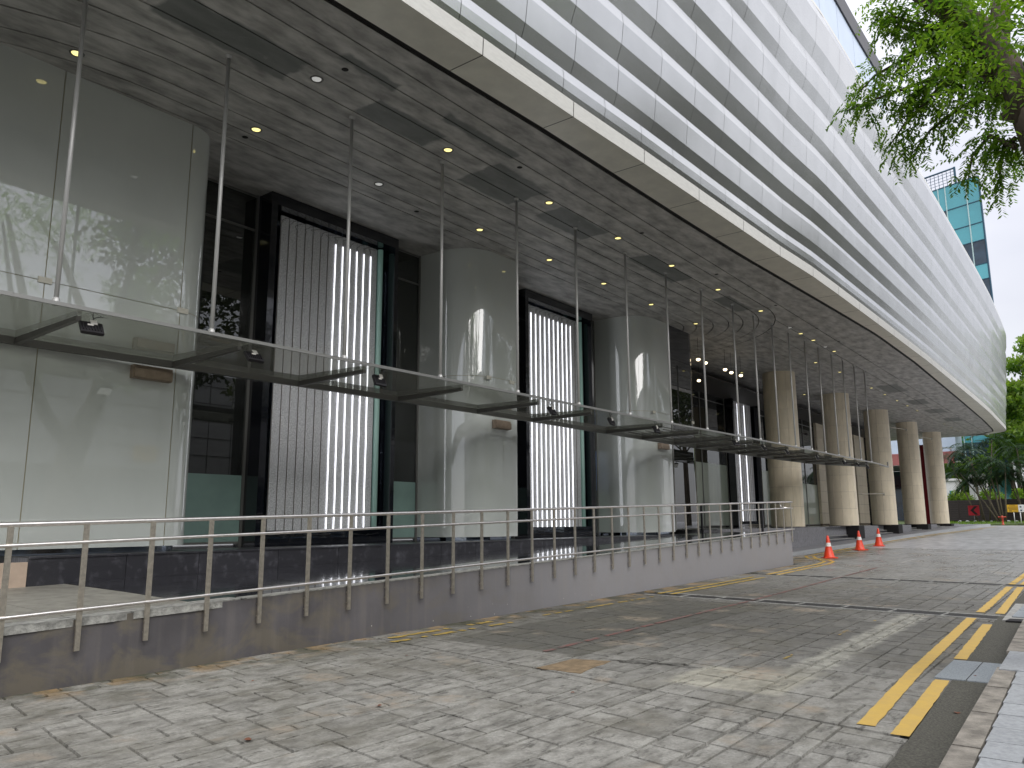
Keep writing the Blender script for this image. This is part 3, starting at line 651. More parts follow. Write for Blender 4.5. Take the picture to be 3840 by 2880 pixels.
# ------------------------------------------------------------------ ramp floor, upstand, terrace
rf = tag(obj('ramp_floor', (lambda b: ([b.face([(a, WF + .2, flr(a, 8.15) - .02), (a + 1, WF + .2, flr(a + 1, 8.15) - .02), (a + 1, 10.62, flr(a + 1, 10.55) - .02), (a, 10.62, flr(a, 10.55) - .02)]) for a in range(-4, 24)], b)[1])(B()), 'mortar'), kind='structure')
for k in range(30):
    x0 = 4.9 + k * .66; x1 = x0 + .655
    if x1 > 24.1: break
    for j, (y0, y1) in enumerate(((WF + .2, 9.0), (9.006, 9.8), (9.806, 10.55))):
        xo = .5 if False else 0
        b = B(); b.prism([(x0 - .12 * (y0 - 8), y0), (x1 - .12 * (y0 - 8), y0), (x1 - .12 * (y1 - 8), y1), (x0 - .12 * (y1 - 8), y1)], lambda x, y: flr(x, y) - .018, lambda x, y: flr(x, y) + .004)
        obj('floor_tile', b, 'floor_wet', rf)
for (x0, x1) in ((1.2, 2.4), (2.41, 3.6), (3.61, 4.88)):
    for (y0, y1) in ((WF + .285, 9.4), (9.41, 10.9)):
        b = B(); b.prism([(x0 - .12 * (y0 - 8), y0), (x1 - .12 * (y0 - 8), y0), (x1 - .12 * (y1 - 8), y1), (x0 - .12 * (y1 - 8), y1)], lambda x, y: flr(x, y) - .018, lambda x, y: flr(x, y) + .008); obj('landing_tile', b, 'floor_land', rf)
b = B(); b.box(4.12, 24.35, 10.62, 40, 0, TL1 - .015); b.box(24.35, 67.5, 10.62, 40, 0, 1.235); tr = tag(obj('terrace', b, 'granite_lt'), kind='structure')
x = 4.12
while x < 24.0:
    w = R.choice((1.2, 1.35, 1.05)); x2 = min(x + w, 24.1)
    b = B(); b.prism([(x + .004, 10.585), (x2 - .004, 10.585), (x2 - .004, 10.62), (x + .004, 10.62)], .2, TL1 - .022); obj('upstand_panel', b, 'granite', tr); 
    b = B(); b.prism([(x + .003, 10.57), (x2 - .003, 10.57), (x2 - .003, 11.4), (x + .003, 11.4)], TL1 - .021, TL1 + .002); obj('edge_stone', b, 'granite', tr)
    x = x2
tg = thing('stone_panel', 'tan stone panel standing at the left end of the dark upstand', 'panel', (3.95, 10.6, .6))
b = B(); b.box(3.60, 4.11, 10.57, 10.62, .3, 1.06); off(obj('panel', b, 'tan', tg), (3.95, 10.6, .6))
for i in range(24):
    for j in range(4):
        x0 = 4.2 + i * .88; y0 = 11.41 + j * .8
        if x0 > 23.4: break
        b = B(); b.prism([(x0, y0), (x0 + .874, y0), (x0 + .874, y0 + .794), (x0, y0 + .794)], TL1 - .0149, TL1); obj('terrace_tile', b, 'floor_wet', tr)
b = B(); b.box(24.4, 67.4, 10.45, 20, 1.2352, 1.25); obj('terrace_floor', b, 'floor_wet', tr)

# pavement and kerb along the columns
b = B()
xs_ = [24.5, 28, 32, 36, 40, 44, 48, 52, 56, 60, 64, 68]
def ke(x): return lerp([(24.5, 8.9), (28, 9.3), (35, 9.1), (50, 8.85), (60, 8.5), (66, 8.1), (70, 7.6)], x)
for a, c in zip(xs_, xs_[1:]):
    b.prism([(a, ke(a) + .14), (c, ke(c) + .14), (c, 10.6), (a, 10.6)], lambda x, y: gz(x) - .1, lambda x, y: gz(x) + .10)
tag(obj('pavement', b, 'granite_lt'), kind='structure')
kk = thing('kerb', 'pale bluish kerb along the pavement in front of the stone columns', 'kerb', (40, 9, gz(40)))
for a, c in zip(xs_, xs_[1:]):
    b = B(); b.prism([(a + .01, ke(a)), (c - .01, ke(c)), (c - .01, ke(c) + .14), (a + .01, ke(a) + .14)], lambda x, y: gz(x) - .1, lambda x, y: gz(x) + .115); off(obj('kerb_stone', b, 'paver', kk), (40, 9, gz(40)))
# granite blocks between flights, steps, plinths
COL = [(33.0, 11.02), (40.5, 10.80), (48.0, 10.62), (55.3, 10.45), (62.7, 10.28)]
flights = [(35.8, 40.1, 4), (44.3, 47.5, 3), (51.8, 54.8, 3), (59.2, 62.1, 2)]
blocks = [(24.4, 35.8), (41.1, 44.3), (48.6, 51.8), (56.0, 59.2), (63.4, 67.4)]
for k, (x0, x1) in enumerate(blocks):
    t_ = thing('granite_block', ['long grey granite plinth before the first stone column beside the ramp end', 'grey granite block right of the second stone column', 'grey granite block right of the third stone column', 'grey granite block right of the fourth stone column', 'grey granite block right of the last stone column'][k], 'plinth', (x0, 10.1, gz(x0)), 'granite blocks along the terrace')
    n_ = max(1, round((x1 - x0) / 1.3)); yf = lerp([(24, 10.35), (45, 10.1), (67, 9.75)], x0)
    for j in range(n_):
        a = x0 + (x1 - x0) * j / n_; c = x0 + (x1 - x0) * (j + 1) / n_
        b = B(); b.box(a + .004, c - .004, yf, 10.62, .1, 1.252); off(obj('granite_slab', b, 'granite_lt', t_), (x0, 10.1, gz(x0)))
for k, (x0, x1, ns_) in enumerate(flights):
    t_ = thing('steps', 'flight of %s granite steps left of the %s stone column' % (['four', 'three', 'three', 'two'][k], ['second', 'third', 'fourth', 'last'][k]), 'steps', (x0, 10.3, gz(x0)), 'steps up to the terrace')
    zg = gz(x0) + .10; yf = lerp([(24, 10.35), (45, 10.1), (67, 9.75)], x0)
    for j in range(ns_ + 1):
        zt = zg + (1.25 - zg) * (j + 1) / (ns_ + 1)
        b = B(); b.box(x0 + .01, x1 + .9, yf + .05 + j * .30, 11.9, zt - (1.25 - zg) / (ns_ + 1) + .001, zt + .002); st_ = off(obj('step', b, 'grate_edge', t_), (x0, 10.3, gz(x0))); b = B(); b.box(x0 + .01, x1 + .9, yf + .05 + j * .30 - .006, yf + .05 + j * .30 - .001, zt - (1.25 - zg) / (ns_ + 1) + .004, zt - .02); q_ = obj('riser', b, 'granite', st_)

# ------------------------------------------------------------------ beige stone columns
for k, (cx, cy) in enumerate(COL):
    t_ = thing('stone_column', ['beige stone column nearest the camera behind the glass canopy', 'second beige stone column from the glass canopy end', 'third beige stone column, at the tip of the glass canopy', 'fourth beige stone column from the left', 'last beige stone column beside the dark fence'][k], 'column', (cx, cy, PLAT), 'row of round beige stone columns')
    r = (.665, .66, .65, .62, .60)[k]; b = B(); b.lathe([(r - .03, PLAT), (r - .03, SOF)], cx, cy, 40); off(obj('core', b, 'coljoint', t_), (cx, cy, PLAT))
    rows = 8; nseg = 12; ph = .2
    for i in range(rows):
        z0_ = PLAT + .03 + (SOF - PLAT - .03) * i / rows; z1_ = PLAT + .03 + (SOF - PLAT - .03) * (i + 1) / rows - (.006 if i < rows - 1 else 0)
        for j in range(nseg):
            q0 = ph + 2 * PI * j / nseg + .006; q1 = ph + 2 * PI * (j + 1) / nseg - .006
            if math.cos((q0 + q1) / 2 - math.atan2(-cy, -cx)) < -.35: continue
            b = B(); m_ = 5
            qs = [q0 + (q1 - q0) * a / (m_ - 1) for a in range(m_)]
            P = [(cx + r * math.cos(q), cy + r * math.sin(q)) for q in qs] + [(cx + (r - .05) * math.cos(q), cy + (r - .05) * math.sin(q)) for q in reversed(qs)]
            b.idx([(x, y, z0_) for x, y in P[:m_]] + [(x, y, z1_) for x, y in P[:m_]], [(a, a + 1, m_ + a + 1, m_ + a) for a in range(m_ - 1)], smooth=True)
            b.face([(x, y, z1_) for x, y in P]); b.face([(x, y, z0_) for x, y in reversed(P)])
            for a_, c_ in ((P[m_ - 1], P[m_]), (P[-1], P[0])): b.face([(*a_, z0_), (*c_, z0_), (*c_, z1_), (*a_, z1_)])
            off(obj('stone_tile', b, 'col', t_), (cx, cy, PLAT))
    b = B(); b.box(cx - .45, cx + .58, cy - (.60 if k == 0 else .76), cy + .6, gz(cx) + .02, PLAT + .03); off(obj('plinth', b, 'black', t_), (cx, cy, PLAT))
# thin probe rods between the far columns (tie bars sticking out)
for (cx, y, z) in ((45.2, 10.0, 2.9), (51.0, 9.7, 6.9), (58.5, 9.6, 6.95), (66.0, 9.6, 6.8)):
    t_ = thing('tie_rod', {45.2: 'thin dark rod at mid height between second and third stone columns', 51.0: 'thin dark rod near the soffit between third and fourth stone columns', 58.5: 'thin dark rod near the soffit between fourth and last stone columns', 66.0: 'thin dark rod near the soffit beyond the last stone column'}[cx], 'rod', (cx, y, z), 'rods beside the stone columns')
    b = B(); b.tube([(cx - 2.2, y + .55, z - .05), (cx + 1.2, y + .2, z + .05)], .022, 6); off(obj('rod', b, 'steel_dark', t_), (cx, y, z))
    b = B(); b.tube([(cx + 1.2, y + .2, z - .05), (cx + 1.2, y + .2, z + .1)], .05, 6); off(obj('rod_end', b, 'steel_dark', t_), (cx, y, z))

# ------------------------------------------------------------------ building: soffit boards, fascia, pleated facade
bd = thing('office_building', 'long grey building with pleated metal facade overhanging the shopfronts', 'building', (0, 8, 0)); BO = (0, 8, 0)
def bo(name, b, m_, tone=False): return off(obj(name, b, m_, bd, tone), BO)
def edge_in(x): return lerp([(-6, 7.3), (5.5, 6.84), (9.6, 6.66), (14.4, 6.56), (17.5, 6.46), (20, 6.32), (24, 6.11), (28, 5.92), (34, 5.88), (46, 6.08), (56.7, 6.29), (63, 6.5), (66, 6.75)], x)
def edge_out(x): return lerp([(-6, 6.6), (5.9, 6.21), (7.4, 6.16), (9.5, 6.09), (11.7, 5.99), (18, 5.78), (20, 5.66), (22.2, 5.61), (27, 5.54), (34.5, 5.46), (48, 5.50), (53.6, 5.56), (63.5, 5.81), (65, 5.9)], x)
YK = [7.28, 7.68, 8.17, 8.65, 9.09, 9.57, 10.10, 10.50, 10.87]
def yk(Y0, x): return Y0 + (max(0, 5.2 - x) ** 2) * .11 * max(0, min(1, (Y0 - 8.4) / 1.2))
CXc, CYc = 22.3, 12.3
G = .014
def path_k(Y0):
    P = [(x, yk(Y0, x)) for x in (-4, -1, 0, 1, 2, 3, 3.6, 4.2, 4.8, 5.2, 8, 14, 20)] + [(CXc, Y0)]
    r = CYc - Y0
    P += [(CXc + r * math.sin(q), CYc - r * math.cos(q)) for q in [PI / 2 * k / 14 for k in range(1, 15)]]
    P += [(CXc + r, 16.0)]
    return P
def board(P0, P1, name='soffit_board'):
    b = B()
    for (a, c, d, e) in zip(P0, P0[1:], P1, P1[1:]):
        b.face([(a[0], a[1], SOF), (d[0], d[1], SOF), (e[0], e[1], SOF), (c[0], c[1], SOF)])
        for (p, q) in ((a, c), (e, d)): b.face([(p[0], p[1], SOF), (q[0], q[1], SOF), (q[0], q[1], SOF + .08), (p[0], p[1], SOF + .08)])
    return bo(name, b, 'soffit')
xsE = [-4 + i for i in range(0, 70)]
board([(x, edge_in(x) + .10) for x in xsE], [(x, 7.28 - G) for x in xsE])
for Ya, Yb in zip(YK[1:], YK[2:]): board(path_k(Ya + G), path_k(Yb - G))
# board between the straight groove and first curving groove: up to the arc start then fans out
board([(x, 7.28 + G) for x in (-4, 5, 14, CXc)], [(x, 7.68 - G) for x in (-4, 5, 14, CXc)])
PA = path_k(YK[-1] + G); board(PA, [(min(p[0], CXc), 16.0 if p[0] < CXc else 16.0) for p in PA])
# far field beyond the outermost arc
bands = [(7.28 + G, 7.95), (7.95 + 2 * G, 8.75), (8.75 + 2 * G, 9.6), (9.6 + 2 * G, 10.6), (10.6 + 2 * G, 12.3), (12.3 + 2 * G, 16)]
RO_ = CYc - YK[1] + G
for (y0, y1) in bands:
    P0 = []; P1 = []
    def xs(y): return CXc + (math.sqrt(max(0, RO_ ** 2 - (CYc - y) ** 2)) if y < CYc else RO_)
    n_ = 6; lx = []
    b = B(); ys = [y0 + (y1 - y0) * k / n_ for k in range(n_ + 1)]
    for a, c in zip(ys, ys[1:]):
        b.face([(xs(a), a, SOF), (xs(c), c, SOF), (67.0, c, SOF), (67.0, a, SOF)])
    b.face([(xs(y0), y0, SOF), (67, y0, SOF), (67, y0, SOF + .08), (xs(y0), y0, SOF + .08)]); b.face([(xs(y1), y1, SOF + .08), (67, y1, SOF + .08), (67, y1, SOF), (xs(y1), y1, SOF)])
    bo('soffit_board', b, 'soffit')
b = B(); b.box(-5, 66.8, 6.2, 20, SOF + .085, SOF + .12); bo('soffit_backing', b, 'black')
b = B(); b.box(66.7, 67.05, 7.2, 20, SOF - .01, SOF + .9); bo('end_edge', b, 'fascia_lt')
# recessed shadow slot
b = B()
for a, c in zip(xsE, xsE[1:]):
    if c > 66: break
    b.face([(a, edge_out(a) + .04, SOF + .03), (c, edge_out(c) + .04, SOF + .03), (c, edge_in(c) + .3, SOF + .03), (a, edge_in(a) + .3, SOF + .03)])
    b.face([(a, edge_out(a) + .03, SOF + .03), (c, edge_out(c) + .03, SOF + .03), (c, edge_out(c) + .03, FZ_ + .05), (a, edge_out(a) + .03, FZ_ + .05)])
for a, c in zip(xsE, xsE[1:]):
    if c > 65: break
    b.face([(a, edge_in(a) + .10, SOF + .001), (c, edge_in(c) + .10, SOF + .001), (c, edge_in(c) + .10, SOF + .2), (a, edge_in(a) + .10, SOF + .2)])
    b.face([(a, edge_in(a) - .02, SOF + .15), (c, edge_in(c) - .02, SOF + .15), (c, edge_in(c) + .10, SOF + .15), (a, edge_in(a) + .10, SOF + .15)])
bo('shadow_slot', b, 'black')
# fascia panels (underside + narrow upright front)
FZ = 7.96
fx = [7.40 + 2.12 * k for k in range(-5, 28)]
CO = Vector((64.6, 8.3))   # centre of the rounded far corner
def endarc(Yf, n=7):
    """continues a run at Y=Yf(65) round the far corner"""
    r = CO.y - Yf; return [(64.6 + (r - (0)) * math.sin(q) * (2.3 / r if r else 1), CO.y - r * math.cos(q)) for q in [PI / 2 * k / n for k in range(n + 1)]]
for a, c in zip(fx, fx[1:]):
    if c > 64.8: break
    g = .008; b = B(); n_ = 2; X = [a + g + (c - a - 2 * g) * k / n_ for k in range(n_ + 1)]
    b.cur = 0
    for p, q in zip(X, X[1:]):
        b.face([(p, edge_in(p), SOF), (q, edge_in(q), SOF), (q, edge_out(q), SOF), (p, edge_out(p), SOF)])
        b.face([(p, edge_in(p), SOF + .05), (q, edge_in(q), SOF + .05), (q, edge_in(q), SOF), (p, edge_in(p), SOF)])
    b.cur = 1
    for p, q in zip(X, X[1:]):
        b.face([(p, edge_out(p), SOF), (q, edge_out(q), SOF), (q, edge_out(q) - .012, FZ), (p, edge_out(p) - .012, FZ)])
        b.face([(p, edge_out(p) - .012, FZ), (q, edge_out(q) - .012, FZ), (q, edge_out(q) + .1, FZ + .006), (p, edge_out(p) + .1, FZ + .006)])
    bo('fascia_panel', b, ['fascia', 'fascia_lt'])
XE = 64.3
def corner(Yb, n=10, ex=2.6):
    P = []
    for k in range(1, n + 1):
        q = PI / 2 * k / n; P.append((XE + ex * math.sin(q), Yb + ex * 1.0 * (1 - math.cos(q))))
    return P
b = B(); b.cur = 0
Pi = [(XE, edge_in(XE))] + corner(edge_in(XE), ex=1.9); Po = [(XE, edge_out(XE))] + corner(edge_out(XE), ex=2.6)
for (a, c, d, e) in zip(Pi, Pi[1:], Po, Po[1:]): b.face([(a[0], a[1], SOF), (c[0], c[1], SOF), (e[0], e[1], SOF), (d[0], d[1], SOF)])
b.cur = 1
for (d, e) in zip(Po, Po[1:]): b.face([(d[0], d[1], SOF), (e[0], e[1], SOF), (e[0], e[1], FZ), (d[0], d[1], FZ)], smooth=True)
bo('fascia_panel', b, ['fascia', 'fascia_lt'])
# pleats: (z0 D z1 L z2 B z3) with outward offsets
ROWS = []
_z = [(7.962, 8.05, 8.20, 8.36), (8.36, 8.57, 8.97, 9.10), (9.10, 9.39, 9.76, 9.97), (9.97, 10.28, 10.78, 11.02), (11.02, 11.32, 11.84, 12.15), (12.15, 12.45, 12.92, 13.25), (13.25, 13.62, 14.38, 14.82)]
_w = [(1.145, 11.5), (1.22, 11.85), (1.31, 11.9), (1.51, 13.07), (1.64, 12.9), (1.79, 13.4), (1.98, 13.34)]
_o = 0.
for (a_, b_, c_, d_), (w_, p_), o3 in zip(_z, _w, (.035, .145, .27, .41, .55, .68, .80)):
    o1 = _o + (b_ - a_) * .37; o2 = o1 + (c_ - b_) * .12
    ROWS.append(((a_, b_, c_, d_), (_o, o1, o2, o3), w_, p_, 0)); _o = o3
def lean(x): return lerp([(0, 1.0), (17, 1.0), (24, .85), (60, .8), (66, .7)], x)
def fy(x, o_): return edge_out(x) - o_ * lean(x) - .0
for ri, (zs, os_, w, ph, _) in enumerate(ROWS):
    x = ph - w * int((ph + 1.5) / w)
    while x < XE:
        x2 = x + w; g = .006
        last = x2 >= XE
        b = B(); xa = x + g; xb = (XE if last else x2 - g)
        X = [xa + (xb - xa) * k / 2 for k in range(3)]
        for (za, zb, oa, ob) in zip(zs, zs[1:], os_, os_[1:]):
            for p, q in zip(X, X[1:]):
                b.face([(p, fy(p, oa), za), (q, fy(q, oa), za), (q, fy(q, ob), zb), (p, fy(p, ob), zb)])
        # folded returns give the sheet depth
        for xx in (xa, xb):
            b.face([(xx, fy(xx, o_), z) for z, o_ in zip(zs, os_)] + [(xx, fy(xx, o_) + .03, z) for z, o_ in reversed(list(zip(zs, os_)))])
        bo('facade_panel', b, 'facade')
        x = x2
    b = B()
    for (za, zb, oa, ob) in zip(zs, zs[1:], os_, os_[1:]):
        Pa = [(XE + .006, fy(XE, oa))] + corner(fy(XE, oa), ex=2.6 + .0 * oa); Pb = [(XE + .006, fy(XE, ob))] + corner(fy(XE, ob), ex=2.6)
        for (p, q, p2, q2) in zip(Pa, Pa[1:], Pb, Pb[1:]): b.face([(p[0], p[1], za), (q[0], q[1], za), (q2[0], q2[1], zb), (p2[0], p2[1], zb)])
    bo('corner_panel', b, 'facade')
b = B()
for a, c in zip([-4 + 2 * i for i in range(34)], [-2 + 2 * i for i in range(34)]):
    if a > XE - 1: break
    for (za, oa, zb, ob) in ((SOF + .06, -.04, 11, .38), (11, .38, 14.8, .76)):
        b.face([(a, fy(a, oa) + .06, za), (c, fy(c, oa) + .06, za), (c, fy(c, ob) + .06, zb), (a, fy(a, ob) + .06, zb)])
bo('facade_backing', b, 'facade_back')
# parapet, roof edge line, glass balustrade and top canopy
b = B(); xs_ = [-4 + 2 * i for i in range(35)]
def strip3(z0_, o0, z1_, o1, m_, name, xmax=XE):
    b = B()
    X = [x for x in xs_ if x < xmax] + [xmax]
    for p, q in zip(X, X[1:]): b.face([(p, fy(p, o0), z0_), (q, fy(q, o0), z0_), (q, fy(q, o1), z1_), (p, fy(p, o1), z1_)])
    bo(name, b, m_)
strip3(14.82, .80, 14.95, .78, 'fascia_lt', 'parapet'); strip3(14.951, .76, 15.03, .74, 'dark_metal', 'roof_edge'); strip3(15.03, .74, 15.035, -6, 'dark_metal', 'roof_sheet', 66)
X = -3.0
while X < 27.2:
    b = B(); b.prism([(X + .01, fy(X, .66)), (X + 1.78, fy(X + 1.78, .66)), (X + 1.78, fy(X + 1.78, .63)), (X + .01, fy(X, .63))], 15.04, 16.44); bo('balustrade_pane', b, 'pale_blue'); X += 1.8
b = B(); b.tube([(x, fy(x, .60), 15.6) for x in range(-3, 28, 2)], .03, 8); bo('balustrade_rail', b, 'canmetal')
b = B(); X_ = list(range(-3, 28, 3)) + [27.4]
for a, c in zip(X_, X_[1:]): b.prism([(a, fy(a, .72)), (c, fy(c, .72)), (c, 10), (a, 10)], 16.45, 17.08)
bo('roof_overhang', b, 'dark_metal')

# ------------------------------------------------------------------ downlights
b = B(); b.lathe([(.062, SOF + .012), (.078, SOF - .012), (.088, SOF - .012), (.095, SOF - .001)], 0, 0, 20); trim_me = b.mesh('trim', 'trim')
def lens(m_):
    b = B(); b.lathe([(.001, SOF - .008), (.065, SOF - .006), (.07, SOF + .01)], 0, 0, 20); return b.mesh('lens', m_)
len_y, len_w, len_o = lens('lamp_y'), lens('lamp_w'), lens('lamp_off_glow')
rowA = [(4.02, 10.4), (6.72, 10.3), (9.34, 10.28), (12.27, 10.29), (14.81, 10.24), (17.26, 10.2), (19.86, 10.17), (22.76, 10.11)]
rowB = [(6.39, 8.38), (9.13, 8.36), (12.01, 8.29), (14.56, 8.21), (17.04, 8.13), (19.67, 8.05), (22.55, 7.93), (25.18, 7.94), (26.23, 7.92), (27.5, 7.89), (28.85, 7.88), (29.84, 7.84)]
rowC = [(31.56, 9.03), (34.29, 8.85), (39.45, 8.82), (42.01, 8.79), (44.58, 8.76), (46.96, 8.73), (49.48, 8.71), (57.5, 8.6), (60.2, 8.6), (62.6, 8.6)]
rowD = [(39.37, 11.93), (31.74, 12.14)]
offs = {(6.39, 8.38), (9.34, 10.28), (25.18, 7.94), (28.85, 7.88)}
for nm, row in (('row nearest the shopfronts', rowA), ('row nearest the facade edge', rowB), ('far row before the stone columns', rowC), ('pair behind the first stone columns', rowD)):
    for k, (x, y) in enumerate(row):
        o_ = (x, y) in offs
        t_ = thing('downlight', '%s round soffit downlight, %s from left in the %s' % ('pale unlit but faintly glowing' if o_ else 'lit yellow', ORD[k], nm), 'ceiling light', (x, y, 0), 'downlights in the soffit')
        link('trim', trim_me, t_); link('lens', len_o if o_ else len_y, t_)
b = B(); b.lathe([(.001, SOF - .004), (.045, SOF - .004), (.05, SOF - .001)], 0, 0, 14); hm = b.mesh('speaker_hole', 'black')
for k, (x, y) in enumerate([(6.76, 10.66), (6.48, 7.88), (10.71, 10.65), (10.41, 7.81), (14.62, 7.65), (18.38, 7.54), (22.24, 7.37), (25.82, 7.27), (28.26, 7.25), (31.16, 7.25), (62.0, 7.9)]):
    o = link('sprinkler_hole', hm, None, (x, y, 0)); tag(o, 'small dark round fitting in the soffit, %s from the left' % ORD[k], 'ceiling fitting', 'dark fittings in the soffit')
b = B(); b.lathe([(.001, -.06), (.05, -.045), (.075, 0), (.05, .03), (.001, .035)], 0, 0, 14); bulb = b.mesh('bulb', 'lamp_w')
for k, (x, y, z) in enumerate([(22.85, 11.4, 6.9), (24.6, 10.9, 6.95), (25.3, 10.95, 6.95), (26.9, 10.9, 6.95), (27.6, 10.95, 6.95), (28.4, 10.9, 6.95), (27.3, 12.6, 6.95), (28.4, 12.6, 6.95), (27.0, 12.9, 6.9)]):
    t_ = thing('pendant_lamp', 'small warm glowing pendant lamp near the curved dark glass, %s of the cluster from left' % ORD[k], 'pendant lamp', (x, y, z), 'warm pendant lamps by the entrance')
    link('bulb', bulb, t_); b = B(); b.tube([(0, 0, .03), (0, 0, SOF - z)], .006, 5); obj('cord', b, 'wire', t_)

# ------------------------------------------------------------------ glass clad columns
def rrect(x0, x1, y0, y1, rl_, rr_, n=10):
    """front (low y) corners rounded: rl_ at x0, rr_ at x1"""
    P = []
    P.append((x0, y1)); 
    for k in range(n + 1):
        q = PI / 2 * k / n; P.append((x0 + rl_ - rl_ * math.cos(q), y0 + rl_ - rl_ * math.sin(q)))
    for k in range(n + 1):
        q = PI / 2 * k / n; P.append((x1 - rr_ + rr_ * math.sin(q), y0 + rr_ - rr_ * math.cos(q)))
    P.append((x1, y1)); return P
def clad(label, x0, x1, y0, y1, rl_, rr_, seams, hz=4.68, brk=(), sign=None, zb=1.20):
    L0 = ((x0 + x1) / 2, y0, PLAT); t_ = thing('glass_clad_column', label, 'column', L0, 'glass clad columns')
    poly = rrect(x0, x1, y0, y1, rl_, rr_)
    # cut poly into vertical panels at seams (x positions on the front)
    cuts = sorted(seams)
    def seg(a, c):
        return [p for p in poly if a - 1e-6 <= p[0] <= c + 1e-6]
    bounds = [(-1e9, None)]
    runs = []; cur = []
    front = poly[:]
    ext = []
    for p, q in zip(front, front[1:]):
        ext.append(p)
        for s in cuts:
            if min(p[0], q[0]) < s < max(p[0], q[0]) and abs(p[1] - q[1]) < .02: ext.append((s - .006, y0)); ext.append((s + .006, y0))
    ext.append(front[-1])
    cur = [ext[0]]
    for p, q in zip(ext, ext[1:]):
        if abs((q[0] - p[0]) - .012) < 1e-6 and abs(p[1] - y0) < 1e-6: runs.append(cur); cur = [q]
        else: cur.append(q)
    runs.append(cur)
    for (za, zb_) in ((zb, hz - .005), (hz + .005, SOF)):
        for rn in runs:
            b = B(); b.weld = True
            for p, q in zip(rn, rn[1:]):
                b.face([(p[0], p[1], za), (q[0], q[1], za), (q[0], q[1], zb_), (p[0], p[1], zb_)], smooth=True)
            o = off(obj('glass_panel', b, 'clad', t_), L0)
    b = B(); ins = [(p[0] + (.012 if p[0] < (x0 + x1) / 2 else -.012), p[1] + (.012 if p[1] < (y0 + y1) / 2 else 0)) for p in poly]
    b.prism(ins, zb + .01, SOF - .001); off(obj('joint_core', b, 'joint_gold', t_), L0)
    b = B(); ins = [(p[0] + (.1 if p[0] < (x0 + x1) / 2 else -.1), p[1] + (.12 if p[1] < (y0 + y1) / 2 else 0)) for p in poly]
    b.prism(ins, TL1, zb + .012); off(obj('recessed_base', b, 'mirror', t_), L0)
    for (bx, bz) in brk:
        b = B(); b.box(bx - .085, bx + .085, y0 - .02, y0 - .001, bz - .045, bz + .035); off(obj('bracket', b, 'bracket', t_), L0)
    if sign:
        sx0, sx1, z0_, z1_ = sign; b = B(); b.box(sx0, sx1, y0 - .10, y0 - .002, z0_, z1_); b.box(sx0 + .01, sx1 - .01, y0 - .13, y0 - .1, z0_ + .01, z1_ - .05); off(obj('sign_box', b, 'vent', t_), L0)
clad('very wide pale glass clad column at the left edge', -2.5, 6.56, 10.95, 12.6, 1.0, .55, [2.1, 4.12, 6.02], brk=((2.1, 4.69), (4.12, 4.69), (6.06, 4.69)), sign=(5.34, 5.92, 3.55, 3.74))
clad('pale rounded glass clad column between the two glowing displays', 12.72, 14.50, 10.95, 12.7, .95, .12, [13.41], hz=4.74, brk=((13.37, 4.72), (14.22, 4.72)), sign=(13.50, 14.05, 3.58, 3.77))
clad('pale rounded glass clad column right of the second display', 20.45, 22.30, 10.85, 12.6, .95, .10, [21.12], hz=4.78, brk=((21.1, 4.76),), sign=(21.27, 21.82, 3.66, 3.84))

# dark curved glass entrance corner
t_ = thing('curved_glass_corner', 'dark curved glass corner with black upper band right of the third glass column', 'glass wall', (23.3, 10.9, PLAT)); L0 = (23.3, 10.9, PLAT)
poly = [(22.31, 10.87), (22.9, 10.87), (23.4, 10.87), (23.8, 10.87)] + [(23.8 + .7 * math.sin(q), 11.57 - .7 * math.cos(q)) for q in [PI / 2 * k / 8 for k in range(1, 9)]] + [(24.5, 12.5), (24.5, 14.3)]
for (za, zb_, mm, nm) in ((PLAT + .05, 4.7, 'pane_dark', 'glass_pane'), (4.715, 6.62, 'pane_dark', 'glass_pane'), (6.63, SOF, 'frame_blk', 'black_band')):
    for (i0, i1) in ((0, 3), (3, 7), (7, 11), (11, 13)):
        b = B(); b.weld = True
        for p, q in zip(poly[i0:i1 + 1], poly[i0 + 1:i1 + 1]): b.face([(p[0], p[1], za), (q[0], q[1], za), (q[0], q[1], zb_), (p[0], p[1], zb_)], smooth=True)
        off(obj(nm, b, mm, t_), L0)
b = B(); b.box(22.31, 22.36, 10.86, 10.93, PLAT, SOF); b.box(24.47, 24.53, 14.25, 14.32, PLAT, SOF); off(obj('frame', b, 'canedge', t_), L0)
b = B(); b.box(23.75, 23.92, 10.84, 10.865, 4.66, 4.75); off(obj('bracket', b, 'bracket', t_), L0)

# ------------------------------------------------------------------ shopfront glazing bays
def bay(label, x0, x1, y, mull, frost_z=2.37, frost='frost', transom=(7.0,), top=SOF):
    PLAT = TL1 if x0 < 24 else 1.25
    L0 = ((x0 + x1) / 2, y, PLAT); t_ = thing('glass_shopfront', label, 'shopfront', L0, 'glass shopfronts')
    xs_ = [x0] + list(mull) + [x1]; zs_ = [PLAT + .06] + list(transom) + [top - .03]
    for a, c in zip(xs_, xs_[1:]):
        for z0_, z1_ in zip(zs_, zs_[1:]):
            b = B(); b.box(a + .03, c - .03, y, y + .012, z0_ + .02, z1_ - .02); off(obj('glass_pane', b, 'pane', t_), L0)
        if frost_z:
            b = B(); b.box(a + .03, c - .03, y - .004, y - .001, PLAT + .08, frost_z); off(obj('frosted_film', b, frost, t_), L0)
    for a in xs_: b = B(); b.box(a - .03, a + .03, y - .03, y + .04, PLAT, top); off(obj('mullion', b, 'canmetal', t_), L0)
    for z in zs_: b = B(); b.box(x0 + .031, x1 - .031, y - .02, y + .03, z - .02, z + .02); off(obj('transom', b, 'canmetal', t_), L0)
    return t_
bay('shopfront bay with green frosted base left of the first display', 6.62, 8.28, 12.5, [], 2.36)
bay('narrow dark shopfront bay right of the first display', 11.62, 12.70, 12.5, [], 2.40)
